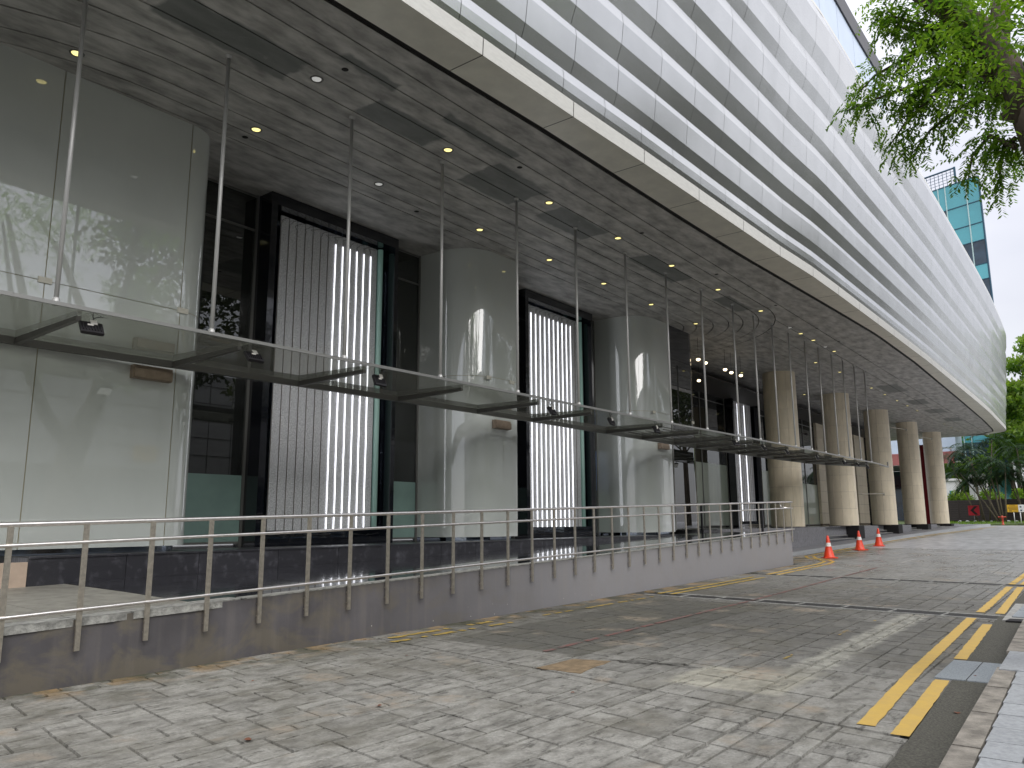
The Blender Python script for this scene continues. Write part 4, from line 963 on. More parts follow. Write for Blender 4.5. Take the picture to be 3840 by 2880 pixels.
bay('dark shopfront bay left of the second display', 14.52, 16.30, 12.5, [], 2.4)
bay('shopfront bay with pale blue base right of the second display', 19.72, 20.43, 12.5, [], 2.4)
bay('deep recessed shopfront with tall pale frosted panels left of the third display', 28.4, 35.6, 14.6, [30.6, 32.8], 4.1, 'frost_lt')
bay('recessed shopfront with pale frosted panel between third display and stone column', 39.2, 42.5, 14.6, [41.3], 4.1, 'frost_lt')
bay('dark shopfront between tiled piers behind second stone column', 44.0, 48.1, 14.2, [46.0], 3.6, 'frost_lt')
bay('dark shopfront between tiled piers behind third stone column', 50.8, 56.5, 14.2, [52.7, 54.6], 3.2, 'frost_lt')
# recess walls beyond curved corner
boxo('room', 0, .01, 0, .01, 0, .01, 'black').name = 'tmp'; bpy.data.objects.remove(bpy.data.objects['tmp'])
t_ = thing('black_portal', 'tall black doorway frame in the recess right of the curved dark glass', 'doorway', (27.6, 14.5, PLAT)); L0 = (27.6, 14.5, PLAT)
b = B(); b.box(24.6, 28.3, 14.5, 14.62, 6.0, SOF); b.box(24.6, 25.0, 14.5, 14.62, PLAT, 6.0); off(obj('black_panel', b, 'frame_blk', t_), L0)
b = B(); b.box(25.0, 28.2, 14.55, 14.57, PLAT, 6.0); off(obj('door_glass', b, 'pane_dark', t_), L0)
b = B(); b.box(28.2, 28.38, 14.45, 14.62, PLAT, SOF); off(obj('pale_jamb', b, 'bracket', t_), L0)

# interior behind the glazing
it = thing('shop_interior', 'dim shop interior with dark rear wall seen through the glazing', 'interior', (15, 17, PLAT)); IO = (15, 17, PLAT)
def iob(name, m_, *a): b = B(); b.box(*a); return off(obj(name, b, m_, it), IO)
iob('rear_wall', 'interior', 2, 60, 17.5, 17.6, PLAT, SOF); iob('interior_ceiling', 'int_dark', 2, 60, 12.75, 17.5, 7.3, 7.36)
for x in (6.7, 12.9, 14.4, 20.6, 24.5, 43.3, 49.6): iob('partition', 'interior', x, x + .1, 12.8 if x < 24 else 14.8, 17.5, PLAT, 7.3)
for lx in (7.4, 12.2, 15.3, 20.0, 30, 33.5, 40.5, 46):  # ceiling lamps added to brighten the near-black bays
    for ly in (13.6, 15.4):
        b = B(); b.lathe([(.001, 7.292), (.07, 7.294), (.08, 7.299)], lx, ly if lx < 24 else ly + 1.6, 12); off(obj('added_fill_lamp', b, 'lamp_w', it), IO)
iob('counter', 'int_dark', 7, 8.3, 14.5, 15, PLAT, 2.4)
for k in range(3):
    iob('white_shelf_box', 'white', 12.0, 12.6, 13.4, 13.7, 2.35 + k * .45, 2.7 + k * .45); iob('shelf_divider', 'int_dark', 12.2, 12.28, 13.38, 13.4, 2.4 + k * .45, 2.65 + k * .45)  # plain white boxes with dark dividers
bs = thing('blue_sheet', 'blue plastic sheet hanging behind glass right of the second display', 'sheet', (20.1, 12.46, 2)); b = B(); n_ = 10
for k in range(n_): 
    xa, xb_ = 19.76 + .62 * k / n_, 19.76 + .62 * (k + 1) / n_; b.face([(xa, 12.45 + .02 * math.sin(k * 2.1), 2.42), (xb_, 12.45 + .02 * math.sin((k + 1) * 2.1), 2.42), (xb_, 12.45 + .02 * math.sin((k + 1) * 2.1 + .5), 3.62), (xa, 12.45 + .02 * math.sin(k * 2.1 + .5), 3.62)])
off(obj('sheet', b, 'blue', bs), (20.1, 12.46, 2))

# ------------------------------------------------------------------ glowing display frames
def display(label, x0, x1, y, ztop, lit, nst, zb=PLAT, dep=.35, green=True, px0=None):
    L0 = ((x0 + x1) / 2, y, PLAT); t_ = thing('light_display', label, 'display', L0, 'light strip displays')
    fl, fr_, ft = .42 if dep > .3 else .3, .10, .22
    b = B(); b.box(x0, x0 + .14, y - dep, y + .3, zb, ztop); b.box(x1 - fr_, x1, y - dep, y + .3, zb, ztop); b.box(x0 + .14, x1 - fr_, y - dep, y + .3, ztop - ft, ztop); b.box(x0 + .14, x1 - fr_, y - dep, y + .3, zb, zb + .12)
    off(obj('frame', b, 'frame_blk', t_), L0)
    b = B(); b.box(x0 + .14, x1 - fr_, y + .2, y + .22, zb + .12, ztop - ft); off(obj('mirror_back', b, 'mirror', t_), L0)
    pa = x0 + .42; pb = x1 - .36; z0_ = zb + .26; z1_ = ztop - ft - .04
    w = (pb - pa) / nst
    for k in range(nst):
        a = pa + w * k
        b = B(); b.box(a + .008, a + w - .008, y - .06, y - .03, z0_, z1_ - R.uniform(0, .02)); off(obj('metal_panel', b, 'hammer', t_), L0)
    for k in range(nst):
        a = pa + w * k + w * .0; on = k in lit; hw = .0085 if on else .005
        b = B(); pts = [(a + R.uniform(-.004, .004), y - .068, z0_ + (z1_ - .22 - z0_) * j / 10) for j in range(11)]
        b.tube(pts, hw, 6); off(obj('light_strip', b, 'strip_on' if on else 'strip_off', t_), L0)
    if green:
        b = B(); b.tube([(pb + .09, y - .06, z0_), (pb + .09, y - .06, z1_)], .062, 12); off(obj('green_tube', b, 'green_edge', t_), L0)
    b = B()
    for k in range(nst):
        a = pa + w * k; P = [(a + R.uniform(-.03, .03) * j, y - .075, z1_ - .22 + .04 * j + R.uniform(-.02, .02)) for j in range(4)] + [(a + w * .5, y - .08, z1_ - .05), (a + w, y - .08, z1_ - .02)]
        b.tube(P, .0035, 4)
    off(obj('cable', b, 'wire', t_), L0)
    b = B()
    for k in range(14):
        xx = pa + R.random() * (pb - pa); P = [(xx + .1 * j * R.uniform(-1, 1), y - .2, zb + .14 + R.random() * .05) for j in range(5)]; b.tube(P, .006, 4)
    off(obj('floor_cable', b, 'wire', t_), L0)['kind'] = 'stuff'
    return t_
display('tall display left of centre with half its light strips lit and a green tube', 8.30, 11.60, 12.42, 7.70, set(range(7, 13)), 13, zb=TL1)
display('second tall display with nearly every light strip glowing white', 16.30, 19.70, 12.42, 7.70, set(range(1, 11)), 12, zb=TL1, green=True)
display('third slim display in the recess partly hidden by the rods', 35.7, 39.1, 14.55, 7.70, {4, 8}, 12, green=False)
display('fourth display sliver between first and second stone columns', 42.6, 43.6, 14.3, 7.2, {0, 1}, 3, green=False)

# tiled piers between stone columns
for k, (x0, x1, lab) in enumerate(((48.1, 50.7, 'beige tiled pier between the first and second stone columns'), (56.5, 59.1, 'beige tiled pier between the second and third stone columns'))):
    L0 = (x0, 14.1, PLAT); t_ = thing('tiled_pier', lab, 'pier', L0, 'beige tiled piers')
    b = B(); b.box(x0 + .02, x1 - .02, 14.06, 15.0, PLAT, SOF); off(obj('core', b, 'coljoint', t_), L0)
    for r in range(10):
        for c in range(2):
            a = x0 + (x1 - x0) * c / 2; z = PLAT + .08 + (SOF - PLAT - .08) * r / 10
            b = B(); b.box(a + .006, a + (x1 - x0) / 2 - .006, 14.02, 14.07, z + .006, z + (SOF - PLAT - .08) / 10 - .006); off(obj('stone_tile', b, 'col', t_), L0)
            if c == 0:
                b = B(); b.box(x0 - .02, x0 + .03, 14.02, 15.0, z + .006, z + (SOF - PLAT - .08) / 10 - .006); off(obj('stone_tile', b, 'col', t_), L0)
t_ = thing('dark_shopfront', 'black framed glazing behind the third stone column with a leaning white pole', 'shopfront', (60, 13.5, PLAT)); L0 = (60, 13.5, PLAT)
b = B(); b.box(59.2, 61.2, 13.9, 14.1, PLAT, SOF); off(obj('black_frame', b, 'frame_blk', t_), L0)
b = B(); b.box(59.5, 60.9, 13.86, 13.89, PLAT + .2, 6.5); off(obj('glass_pane', b, 'pane_dark', t_), L0)

# ------------------------------------------------------------------ glass canopy on hanger rods
RX = [2.35 + 0, ]
rods = [(1.95, 9.12)] 
RODS = [(3.48, 8.90), (5.30, 8.84), (7.40, 8.79), (9.40, 8.72), (11.45, 8.67), (13.45, 8.61), (15.48, 8.55), (17.44, 8.50), (19.33, 8.38), (21.30, 8.31), (22.80, 8.28), (24.28, 8.20), (25.72, 8.17), (27.25, 8.13), (28.70, 8.10), (30.20, 8.07), (31.58, 8.03), (33.10, 8.00), (34.58, 7.96)]
gc = thing('glass_canopy', 'long slanting glass canopy hung on thin grey rods under the soffit', 'canopy', (10, 9, CAN)); GO = (10, 9, CAN)
def gco(name, b, m_): return off(obj(name, b, m_, gc), GO)
def oe(x): return lerp([(0, 9.20), (3, 9.12), (7.4, 9.0), (18, 8.70), (33, 8.10), (37.2, 7.8)], x)
def ro(x): return lerp([(-3, 9.05), (3.5, 8.90), (7.4, 8.79), (17.4, 8.50), (21.3, 8.31), (27.2, 8.13), (34.6, 7.96)], x)
oe = lambda x: ro(x) - .05
def ie(x): return lerp([(2.0, 10.86), (22.4, 10.80), (24.5, 10.75), (30, 10.7), (37, 10.65)], x)
XM = 35.6
arms = [3.83, 5.86, 8.0, 10.2, 12.4, 14.3] + [x for x, y in RODS[7:]]
def inner_y(x):
    return lerp([(4, 10.90), (7.5, 10.68), (15, 10.42), (23, 10.36), (28, 10.05), (32.5, 9.7), (35.6, 8.4)], x)
b = B(); b.box(-3, 3.4, 0, 0, 0, 0)
xs_ = [-2.2, -.2, 1.8] + arms + [XM]
for a, c in zip(xs_, xs_[1:]):
    b = B(); b.prism([(a + .008, oe(a)), (c - .008, oe(c)), (c - .008, inner_y(c) - .07), (a + .008, inner_y(a) - .07)], CAN, CAN + .017); gco('glass_pane', b, 'canglass')
for k, x in enumerate([-.2, 1.8] + arms):
    y0 = oe(x) + .30; y1 = inner_y(x) - .07
    b = B(); h0, h1 = .05, .085
    v = [(x - .03, y0, CAN - .004 - h0), (x + .03, y0, CAN - .004 - h0), (x + .03, y1, CAN - .004 - h1), (x - .03, y1, CAN - .004 - h1), (x - .03, y0, CAN - .004), (x + .03, y0, CAN - .004), (x + .03, y1, CAN - .004), (x - .03, y1, CAN - .004)]
    b.idx(v, [(0, 3, 2, 1), (4, 5, 6, 7), (0, 1, 5, 4), (1, 2, 6, 5), (2, 3, 7, 6), (3, 0, 4, 7)]); gco('arm', b, 'arm')
for a, c in zip(xs_, xs_[1:]):
    b = B(); b.prism([(a, oe(a) - .03), (c, oe(c) - .03), (c, oe(c)), (a, oe(a))], CAN - .012, CAN + .03); gco('edge_trim', b, 'canedge')
    b = B(); b.prism([(a, inner_y(a) - .068), (c, inner_y(c) - .068), (c, inner_y(c)), (a, inner_y(a))], CAN - .09, CAN + .005); gco('wall_beam', b, 'arm' if c < 12 else 'canmetal')
b = B(); b.tube([(XM, oe(XM), CAN), (37.4, 7.95, CAN - .02), (37.45, 7.97, CAN + .2)], .035, 6); gco('tip', b, 'canedge')
# extra purlins in the far half
for j in range(3):
    b = B(); f = .3 + j * .25
    b.tube([(x, oe(x) + (inner_y(x) - oe(x)) * f, CAN - .03) for x in (18, 22, 26, 30, 34)], .012, 5); gco('purlin', b, 'arm')
b = B(); b.tube([(0, 0, CAN), (0, 0, SOF)], .026, 10); b.lathe([(.026, SOF - .05), (.05, SOF - .012), (.05, SOF - .001)], 0, 0, 14); b.lathe([(.04, CAN + .02), (.04, CAN + .07), (.026, CAN + .09)], 0, 0, 12); rod_me = b.mesh('hanger_rod', 'rod')
for (x, y) in [(1.6, 8.95), (-.3, 9)] + RODS:
    link('hanger_rod', rod_me, gc, (x - GO[0], ro(x) - GO[1], -CAN))
b = B(); b.tube([(1.66, 9.2, CAN), (1.74, 9.18, SOF)], .001, 4)

# floodlights clipped to the canopy edge
FLX = [3.90, 5.95, 8.15, 12.6, 14.8, 16.8, 21.2, 23.2, 25.1, 28.0, 31.1, 32.8, 34.2]
body = B(); body.box(-.12, .12, -.02, .02, -.17, 0); body.box(-.105, .105, .02, .035, -.155, -.015)
for k in range(7): body.box(-.1 + k * .031, -.092 + k * .031, -.036, -.0201, -.14, -.03)
body_me = body.mesh('lamp_body', 'flood')
lbl = B(); lbl.box(-.015, .055, -.0452, -.037, -.06, .01); lbl.box(-.05, .01, -.0452, -.037, -.085, -.062); lbl_me = lbl.mesh('driver_box', 'flood_lbl')
gl = B(); gl.box(-.1, .1, .0352, .038, -.15, -.02); gl_me = gl.mesh('lamp_glass', 'lamp_off_glow')
brk = B(); brk.tube([(.03, -.02, 0), (.03, -.03, .08), (.03, -.035, .12), (.0, -.03, .15), (.05, -.03, .17), (.02, -.02, .12)], .006, 5); brk.tube([(.03, -.03, .06), (.1, -.05, .08), (.17, -.02, .12), (.2, .0, .14)], .005, 5); brk.box(-.08, .1, -.012, -.004, 0.0, .012); brk_me = brk.mesh('bracket', 'wire')
for k, x in enumerate(FLX):
    o = thing('floodlight', 'black floodlight clipped under the canopy edge, %s from the left' % ORD[k], 'floodlight', (x, oe(x) + .16, CAN - .10), 'floodlights along the canopy edge')
    o.rotation_euler = (math.radians(-28 + R.uniform(-14, 6)), 0, math.radians(R.uniform(-14, 14)))
    for nm, me in (('lamp_body', body_me), ('driver_box', lbl_me), ('lamp_glass', gl_me), ('bracket', brk_me)): link(nm, me, o)
o = thing('security_camera', 'small dark security camera on the first stone column', 'camera', (33.2, 10.2, 5.1)); b = B(); b.tube([(0, 0, 0), (-.12, -.18, -.06)], .05, 8); obj('camera_body', b, 'flood', o); b = B(); b.tube([(0, 0, 0), (.1, .1, .0)], .02, 6); obj('camera_arm', b, 'flood', o)

# ------------------------------------------------------------------ traffic cones
def cone_parts(t_):
    b = B(); b.box(-.21, .21, -.21, .21, 0, .03); obj('base', b, 'cone', t_)
    r = lambda z: .155 - (.155 - .032) * (z - .03) / .69
    for (za, zb_, mm, nm) in ((.03, .38, 'cone', 'cone_lower'), (.38, .50, 'cone_band', 'reflective_band'), (.50, .72, 'cone', 'cone_upper')):
        b = B(); e = .002 if mm == 'cone_band' else 0
        pr = [(r(za) + e, za), (r(zb_) + e, zb_)]
        if nm == 'cone_lower': pr = [(.19, .03), (.168, .045)] + pr[1:]
        if nm == 'cone_upper': pr += [(.02, .73), (.001, .73)]
        b.lathe(pr, 0, 0, 24); obj(nm, b, mm, t_)
for k, (x, y) in enumerate(((27.31, 7.84), (32.4, 8.14), (35.46, 8.15))):
    t_ = thing('traffic_cone', ['nearest orange traffic cone with a wide white band on the wet road', 'middle orange traffic cone with white band', 'farthest orange traffic cone beside the granite steps'][k], 'traffic cone', (x, y, gz(x) + .003), 'orange traffic cones'); cone_parts(t_); t_.rotation_euler = (R.uniform(-.02, .02), 0, R.random())

# ------------------------------------------------------------------ far end: red wall, beams, hoarding, signs
t_ = thing('red_wall', 'dark red wall strip between the last two stone columns', 'wall', (64, 11.6, PLAT)); b = B(); b.box(64.2, 65.0, 11.15, 11.9, PLAT, 7.0); off(obj('red_panel', b, 'red_wall', t_), (64, 11.6, PLAT))
t_ = thing('link_bridge', 'pale blue overhead bridge with maroon underside behind the last column', 'bridge', (94, 16, 8)); L0 = (94, 16, 8)
b = B(); b.box(90, 94.2, 12.65, 30, 8.4, 12.5); off(obj('side_panel', b, 'pale_blue', t_), L0)
b = B(); b.box(89.9, 94.3, 12.6, 30, 8.22, 8.39); off(obj('underside', b, 'pink', t_), L0)
b = B(); b.box(89.85, 90.1, 12.9, 30, 7.2, 8.2); b.box(90, 94, 22, 30, 6.0, 8.2); off(obj('beam', b, 'pink', t_), L0)
t_ = thing('teal_annex', 'low teal glass building with a white canopy behind the palms', 'building', (104, 20, 1.5)); L0 = (104, 20, 1.5)
for i in range(10):
    y0 = 11.5 + i * 2.2
    b = B(); b.box(108, 108.2, y0 + .06, y0 + 2.14, 8.6, 14.5); off(obj('glass_pane', b, 'teal', t_), L0)
    b = B(); b.box(107.9, 108.0, y0 - .06, y0 + .06, 8.6, 14.5); off(obj('mullion', b, 'mullion', t_), L0)
b = B(); b.box(99, 109, 11.0, 34, 7.75, 8.0); off(obj('canopy_edge', b, 'white', t_), L0)
b = B(); b.box(99.3, 108, 11.3, 34, 7.60, 7.74); off(obj('canopy_underside', b, 'canedge', t_), L0)
for i in range(4):
    for j in range(4): b = B(); b.lathe([(.001, 7.585), (.14, 7.59), (.15, 7.6)], 100.5 + i * 2, 12.5 + j * 2.2, 10); off(obj('ceiling_lamp', b, 'lamp_off_glow', t_), L0)
for i in range(9):
    b = B(); b.box(108.3, 108.5, 11.5 + i * 2.5, 13.9 + i * 2.5, 1.5, 7.6); off(obj('lower_glass', b, 'teal_dk' if i % 3 else 'white', t_), L0)
t_ = thing('sales_kiosk', 'white kiosk with posters standing behind the dark fence', 'kiosk', (88, 13.6, 1.4)); L0 = (88, 13.6, 1.4)
b = B(); b.box(87, 89.5, 12.55, 15.5, 1.4, 5.3); off(obj('kiosk_body', b, 'white', t_), L0)
b = B(); b.box(86.8, 89.7, 12.4, 15.7, 5.3, 5.5); off(obj('kiosk_roof', b, 'white', t_), L0)
for (y, z, w, h, mm) in ((13.05, 3.9, .25, .9, 'teal'), (14.2, 4.1, .38, .55, 'signblk'), (13.8, 5.0, .7, .06, 'canmetal'), (13.7, 3.6, .5, .06, 'signblk')):
    b = B(); b.box(86.96, 86.99, y - w / 2, y + w / 2, z - h / 2, z + h / 2); off(obj('poster', b, mm, t_), L0)
t_ = thing('white_gable', 'pale grey clad hut with rounded top behind the fence', 'hut', (92, 11, 1.4)); L0 = (92, 11, 1.4)
b = B(); b.prism([(91, 10.55), (93, 10.55), (93, 12.0), (91, 12.0)], 1.4, 5.6); b.tube([(91, 11.28, 5.6), (93, 11.28, 5.6)], .72, 20); off(obj('hut_body', b, 'white', t_), L0)
for y in (10.9, 11.25, 11.6): b = B(); b.box(90.97, 90.998, y - .01, y + .01, 1.4, 5.6); off(obj('panel_joint', b, 'canmetal', t_), L0)
# grass verge
b = B(); P = [(66.5, 12.5), (68.2, 9.2), (70.2, 7.6), (72.0, 6.2), (74, 4.5), (76, 2.5), (120, -2), (120, 40), (66.5, 40)]
b.prism(list(reversed(P)), lambda x, y: gz(x) - .1, lambda x, y: gz(x) + .08)
tag(obj('grass_verge', b, 'grass'), kind='structure')
b = B()
for k in range(2600):
    x = R.uniform(68, 80); y = R.uniform(4, 14); 
    if y < lerp([(68, 9.4), (70.2, 7.8), (76, 2.7), (80, 2)], x): continue
    h = R.uniform(.05, .16); a = R.random() * PI; w = .02
    b.face([(x - w * math.cos(a), y - w * math.sin(a), gz(x) + .08), (x + w * math.cos(a), y + w * math.sin(a), gz(x) + .08), (x + R.uniform(-.05, .05), y, gz(x) + .08 + h)], R.random())
tag(obj('grass_tufts', b, 'leaf', tone=True), 'short rough grass on the verge in front of the dark fence', 'grass', kind='stuff')
# fence with horizontal boards
t_ = thing('board_fence', 'dark brown fence of horizontal boards behind the verge', 'fence', (82, 10, 1.3)); L0 = (82, 10, 1.3)
fa, fb = Vector((80.0, 3.0)), Vector((84.6, 15.6)); fd = (fb - fa); fl_ = fd.length; fd.normalize(); fn = Vector((-fd.y, fd.x))
for bay_ in range(7):
    s0 = bay_ * fl_ / 7; s1 = (bay_ + 1) * fl_ / 7
    for k in range(9):
        z = gz(82) + .16 + k * .205
        p, q = fa + fd * (s0 + .02), fa + fd * (s1 - .02)
        b = B(); b.prism([(p.x, p.y), (q.x, q.y), (q.x + fn.x * .03, q.y + fn.y * .03), (p.x + fn.x * .03, p.y + fn.y * .03)], z, z + .185); off(obj('fence_board', b, 'fence', t_), L0)
    p = fa + fd * s0; b = B(); b.box(p.x - .05, p.x + .05, p.y - .05, p.y + .05, gz(82) - .1, gz(82) + 2.08); off(obj('fence_post', b, 'fence', t_), L0)
b = B(); p, q = fa + fn * -.05, fb + fn * -.05; b.prism([(p.x, p.y), (q.x, q.y), (q.x - fn.x * .03, q.y - fn.y * .03), (p.x - fn.x * .03, p.y - fn.y * .03)], gz(82), gz(82) + 2.0); off(obj('backing_board', b, 'black', t_), L0)
# second slatted fence of vertical pickets to the right, in front of palms
# chevron sign: red board with black arrow head pointing left
def rotz(o, a): o.rotation_euler = (0, 0, a); return o
t_ = rotz(thing('chevron_sign', 'red road sign with a black chevron pointing left on the dark fence', 'road sign', (78.6, 10.2, 2.33)), math.radians(15))
b = B(); b.box(-.02, .02, -.42, .42, -.42, .42); obj('sign_board', b, 'sign_r', t_)
b = B(); # facing -x ; left in view is +y
pts = [(.26, 0), (-.06, .36), (-.30, .36), (.02, 0), (-.30, -.36), (-.06, -.36)]
b.face([(-.026, y, z) for y, z in pts[:4]]); b.face([(-.026, y, z) for y, z in (pts[0], pts[3], pts[4], pts[5])]); obj('chevron', b, 'signblk', t_)
b = B(); b.tube([(.05, 0, -.42), (.05, 0, -1.0)], .03, 6); obj('sign_post', b, 'canmetal', t_)
t_ = rotz(thing('notice_board', 'yellow notice board with dark printed lines on a white post', 'sign', (73.8, 6.9, gz(73.8) + .06)), math.radians(5))
b = B(); b.box(-.02, .02, -.42, .36, .85, 1.42); obj('sign_board', b, 'sign_y', t_)
for k, (y0, y1, z, h) in enumerate(((-.2, .2, 1.34, .03), (-.33, .30, 1.24, .035), (-.3, .30, 1.14, .03), (-.3, .25, 1.05, .03), (.05, .25, .94, .06), (-.3, -.05, .93, .03))):
    b = B(); b.box(-.026, -.022, y0, y1, z - h / 2, z + h / 2); obj('print_line', b, 'signblk', t_)
b = B(); b.tube([(.04, -.06, -.1), (.04, -.06, 1.0)], .03, 8); obj('post', b, 'white', t_)
t_ = rotz(thing('notice_board', 'white notice board cut by the right edge of the photo', 'sign', (73.8, 6.15, gz(73.8) + .06)), math.radians(5))
b = B(); b.box(-.02, .02, -.42, .36, .85, 1.42); obj('sign_board', b, 'white', t_)
for (y, z) in ((.2, 1.25), (.18, .98), (-.1, 1.2)):
    b = B(); b.box(-.026, -.022, y - .06, y + .06, z - .05, z + .05); obj('print_mark', b, 'teal_dk', t_)
b = B(); b.tube([(.04, .26, -.1), (.04, .26, 1.0)], .035, 8); obj('post', b, 'white', t_)
# hydrant
t_ = thing('fire_hydrant', 'red pillar fire hydrant at the road edge before the fence', 'hydrant', (69.6, 7.22, gz(69.6) + .02))
b = B(); b.lathe([(.10, 0), (.10, .04), (.065, .06), (.06, .45), (.075, .47), (.075, .52), (.05, .60), (.03, .68), (.001, .7)], 0, 0, 16); obj('barrel', b, 'hydrant', t_)
b = B(); b.tube([(-.02, -.20, .57), (-.02, .20, .57)], .04, 10); obj('outlet', b, 'hydrant', t_)
b = B(); b.tube([(-.02, .2, .57), (-.02, .25, .57)], .055, 8); b.tube([(-.02, -.2, .57), (-.02, -.25, .57)], .055, 8); obj('outlet_cap', b, 'hydrant', t_)
# white stones at the verge
for k in range(9):
    y = 6.6 + k * .6; x = 79.0 + R.uniform(-.2, .2); b = B(); b.lathe([(.001, .14), (.1, .1), (.14, .02), (.12, -.03)], 0, 0, 7); o = obj('white_stone', b, 'white'); o.location = (x, y, gz(x) + .08); o.scale = (1, R.uniform(.8, 1.8), R.uniform(.6, 1.1)); tag(o, 'small white stone at the foot of the dark fence, %s from the right' % ORD[k], 'stone', 'white stones along the fence')
# parked car behind the fence (roof and windows show)
def car(x, y, z, lab, mm):
    t_ = thing('parked_car', lab, 'car', (x, y, z), 'cars parked behind the fence')
    prof = [(-2.1, .35), (-2.15, .8), (-1.9, .95), (-1.2, 1.0), (-.65, 1.42), (.7, 1.45), (1.35, 1.05), (2.0, .9), (2.12, .6), (2.1, .3)]
    b = B()
    for s in (-.85, .85): b.face([((s), p[0], p[1]) for p in (prof if s < 0 else list(reversed(prof)))])
    for p, q in zip(prof, prof[1:] + prof[:1]): b.face([(-.85, p[0], p[1]), (-.85, q[0], q[1]), (.85, q[0], q[1]), (.85, p[0], p[1])])
    obj('body', b, mm, t_)
    b = B(); b.face([(-.86, -.95, 1.03), (-.86, -.58, 1.36), (-.86, .62, 1.38), (-.86, 1.1, 1.06)]); obj('side_window', b, 'teal_dk', t_)
    for yy in (-1.3, 1.35): b = B(); b.tube([(-.9, yy, .33), (-.7, yy, .33)], .33, 16); obj('wheel', b, 'wire', t_)
car(92, 7.3, gz(92) + .9, 'pale blue car parked beyond the fence at the right edge', 'car_blue')
car(93, 9.9, gz(92) + .8, 'red car parked beyond the fence behind the palm stems', 'sign_r')

# ------------------------------------------------------------------ teal glass tower
t_ = thing('glass_tower', 'teal glass office tower rising behind the curved building', 'tower', (106, 13, 1.5)); L0 = (106, 13, 1.5)
ne = Vector((104.58, 9.43)); td = Vector((.30, .954)).normalized(); tn = Vector((td.y, -td.x))   # right-hand corner and face direction
top = 42.4
def tq(s0, s1, z0_, z1_, dep, nm, mm, th=.12):
    p = ne + td * s0 - tn * (-dep); q = ne + td * s1 - tn * (-dep)
    b = B(); b.prism([(p.x, p.y), (q.x, q.y), (q.x + tn.x * th, q.y + tn.y * th), (p.x + tn.x * th, p.y + tn.y * th)], z0_, z1_); off(obj(nm, b, mm, t_), L0)
hl = [42.4, 38.9, 36.7, 34.55, 31.75, 29.9, 27.1, 25.1, 22.3, 20.4, 17.6, 15.7, 12.9, 11, 8, 2]
kind_ = ['t', 't', 't', 'd', 't', 'd', 't', 'd', 't', 'd', 't', 'd', 't', 'd', 't']
ms = [0, 1.45, 3.9, 4.75, 7.3, 8.2, 10.6]
hl = [42.4, 39.3, 36.6, 34.4, 31.5, 29.6, 26.7, 24.8, 21.9, 20.0, 17.1, 15.2, 12.3, 10.4, 7.5, 2]
for zt, zb_, kd in zip(hl, hl[1:], kind_):
    for s0, s1 in zip(ms, ms[1:]):
        dk = kd == 'd' or (zt == 39.3 and 3.9 <= s0 < 7)
        tq(s0 + .05, s1 - .05, zb_ + .06, zt - .06, .02, 'glass_pane', 'teal_dk' if dk else 'teal')
    tq(0, 10.6, zt - .06, zt + .06, -.03, 'floor_line', 'darkline', .1)
for s in ms[1:-1]: tq(s - .05, s + .05, 2, top, -.08, 'mullion', 'mullion', .1)
tq(-.12, 0, 2, top, -.05, 'corner_trim', 'darkline', .2)
b = B(); p = ne + tn * .15; q = ne + td * 10.6 + tn * .15; b.prism([(p.x, p.y), (q.x, q.y), (q.x + 12, q.y + 1.9), (p.x + 12, p.y + 1.9)], 2, top - .1); off(obj('tower_core', b, 'teal_dk', t_), L0)
b = B()   # roof lattice screen
for k in range(16):
    s = 2.8 + k * .5
    if s > 10.4: break
    p = ne + td * s + tn * .6; b.box(p.x - .03, p.x + .03, p.y - .03, p.y + .03, top, top + 2.3)
for k in range(6):
    z = top + .3 + k * .4; p = ne + td * 2.8 + tn * .6; q = ne + td * 10.4 + tn * .6; b.tube([(p.x, p.y, z), (q.x, q.y, z)], .03 if k < 5 else .12, 4)
p = ne + td * 2.8 + tn * .6; b.box(p.x - .12, p.x + .12, p.y - .12, p.y + .12, top, top + 2.4)
off(obj('roof_lattice', b, 'darkline', t_), L0)

# ------------------------------------------------------------------ trees
def leaf_quad(b, p, d, n_, l, w, tone):
    s = d.cross(n_).normalized(); b.face([p, p + d * l * .5 + s * w * .5, p + d * l, p + d * l * .5 - s * w * .5], tone)
def rv(): 
    while True:
        v = Vector((R.uniform(-1, 1), R.uniform(-1, 1), R.uniform(-1, 1)))
        if .05 < v.length < 1: return v.normalized()
def twig(b, p, d, L_, n_, ll, lw):
    """drooping pinnate twig"""
    d = d.normalized(); side = d.cross(Vector((0, 0, 1)));
    if side.length < .05: side = Vector((1, 0, 0))
    side.normalize(); cur = Vector(p); tone = R.random() * .8
    for k in range(n_):
        d = (d + Vector((0, 0, -.12))).normalized(); cur = cur + d * (L_ / n_)
        for sg in (-1, 1):
            ld = (side * sg * .9 + d * .5 + Vector((0, 0, -.35)) + rv() * .25).normalized()
            leaf_quad(b, cur, ld, (Vector((0, 0, 1)) + rv() * .5).normalized(), ll * R.uniform(.8, 1.15), lw, min(1, max(0, tone + R.uniform(-.15, .35))))
t_ = thing('street_tree', 'leafy street tree hanging feathery branches over the right side of the road', 'tree', (9.0, -.1, gz(9)))
TL = (9.0, -.1, gz(9))
b = B()
trunk = [((9.0, -.1, -.1), .46), ((9.05, 0, 1.2), .40), ((9.15, .1, 2.6), .37), ((9.3, .2, 3.7), .36), ((9.72, .14, 4.7), .25), ((9.88, .24, 5.5), .20), ((9.92, .40, 6.3), .165), ((9.9, .66, 7.1), .14), ((9.8, 1.25, 7.8), .11), ((9.6, 1.9, 8.7), .07), ((9.4, 2.6, 9.6), .04)]
b.tube([p for p, r in trunk], [r for p, r in trunk], 16)
def limb(pts, rs): b.tube([Vector(p) for p in pts], rs, 8)
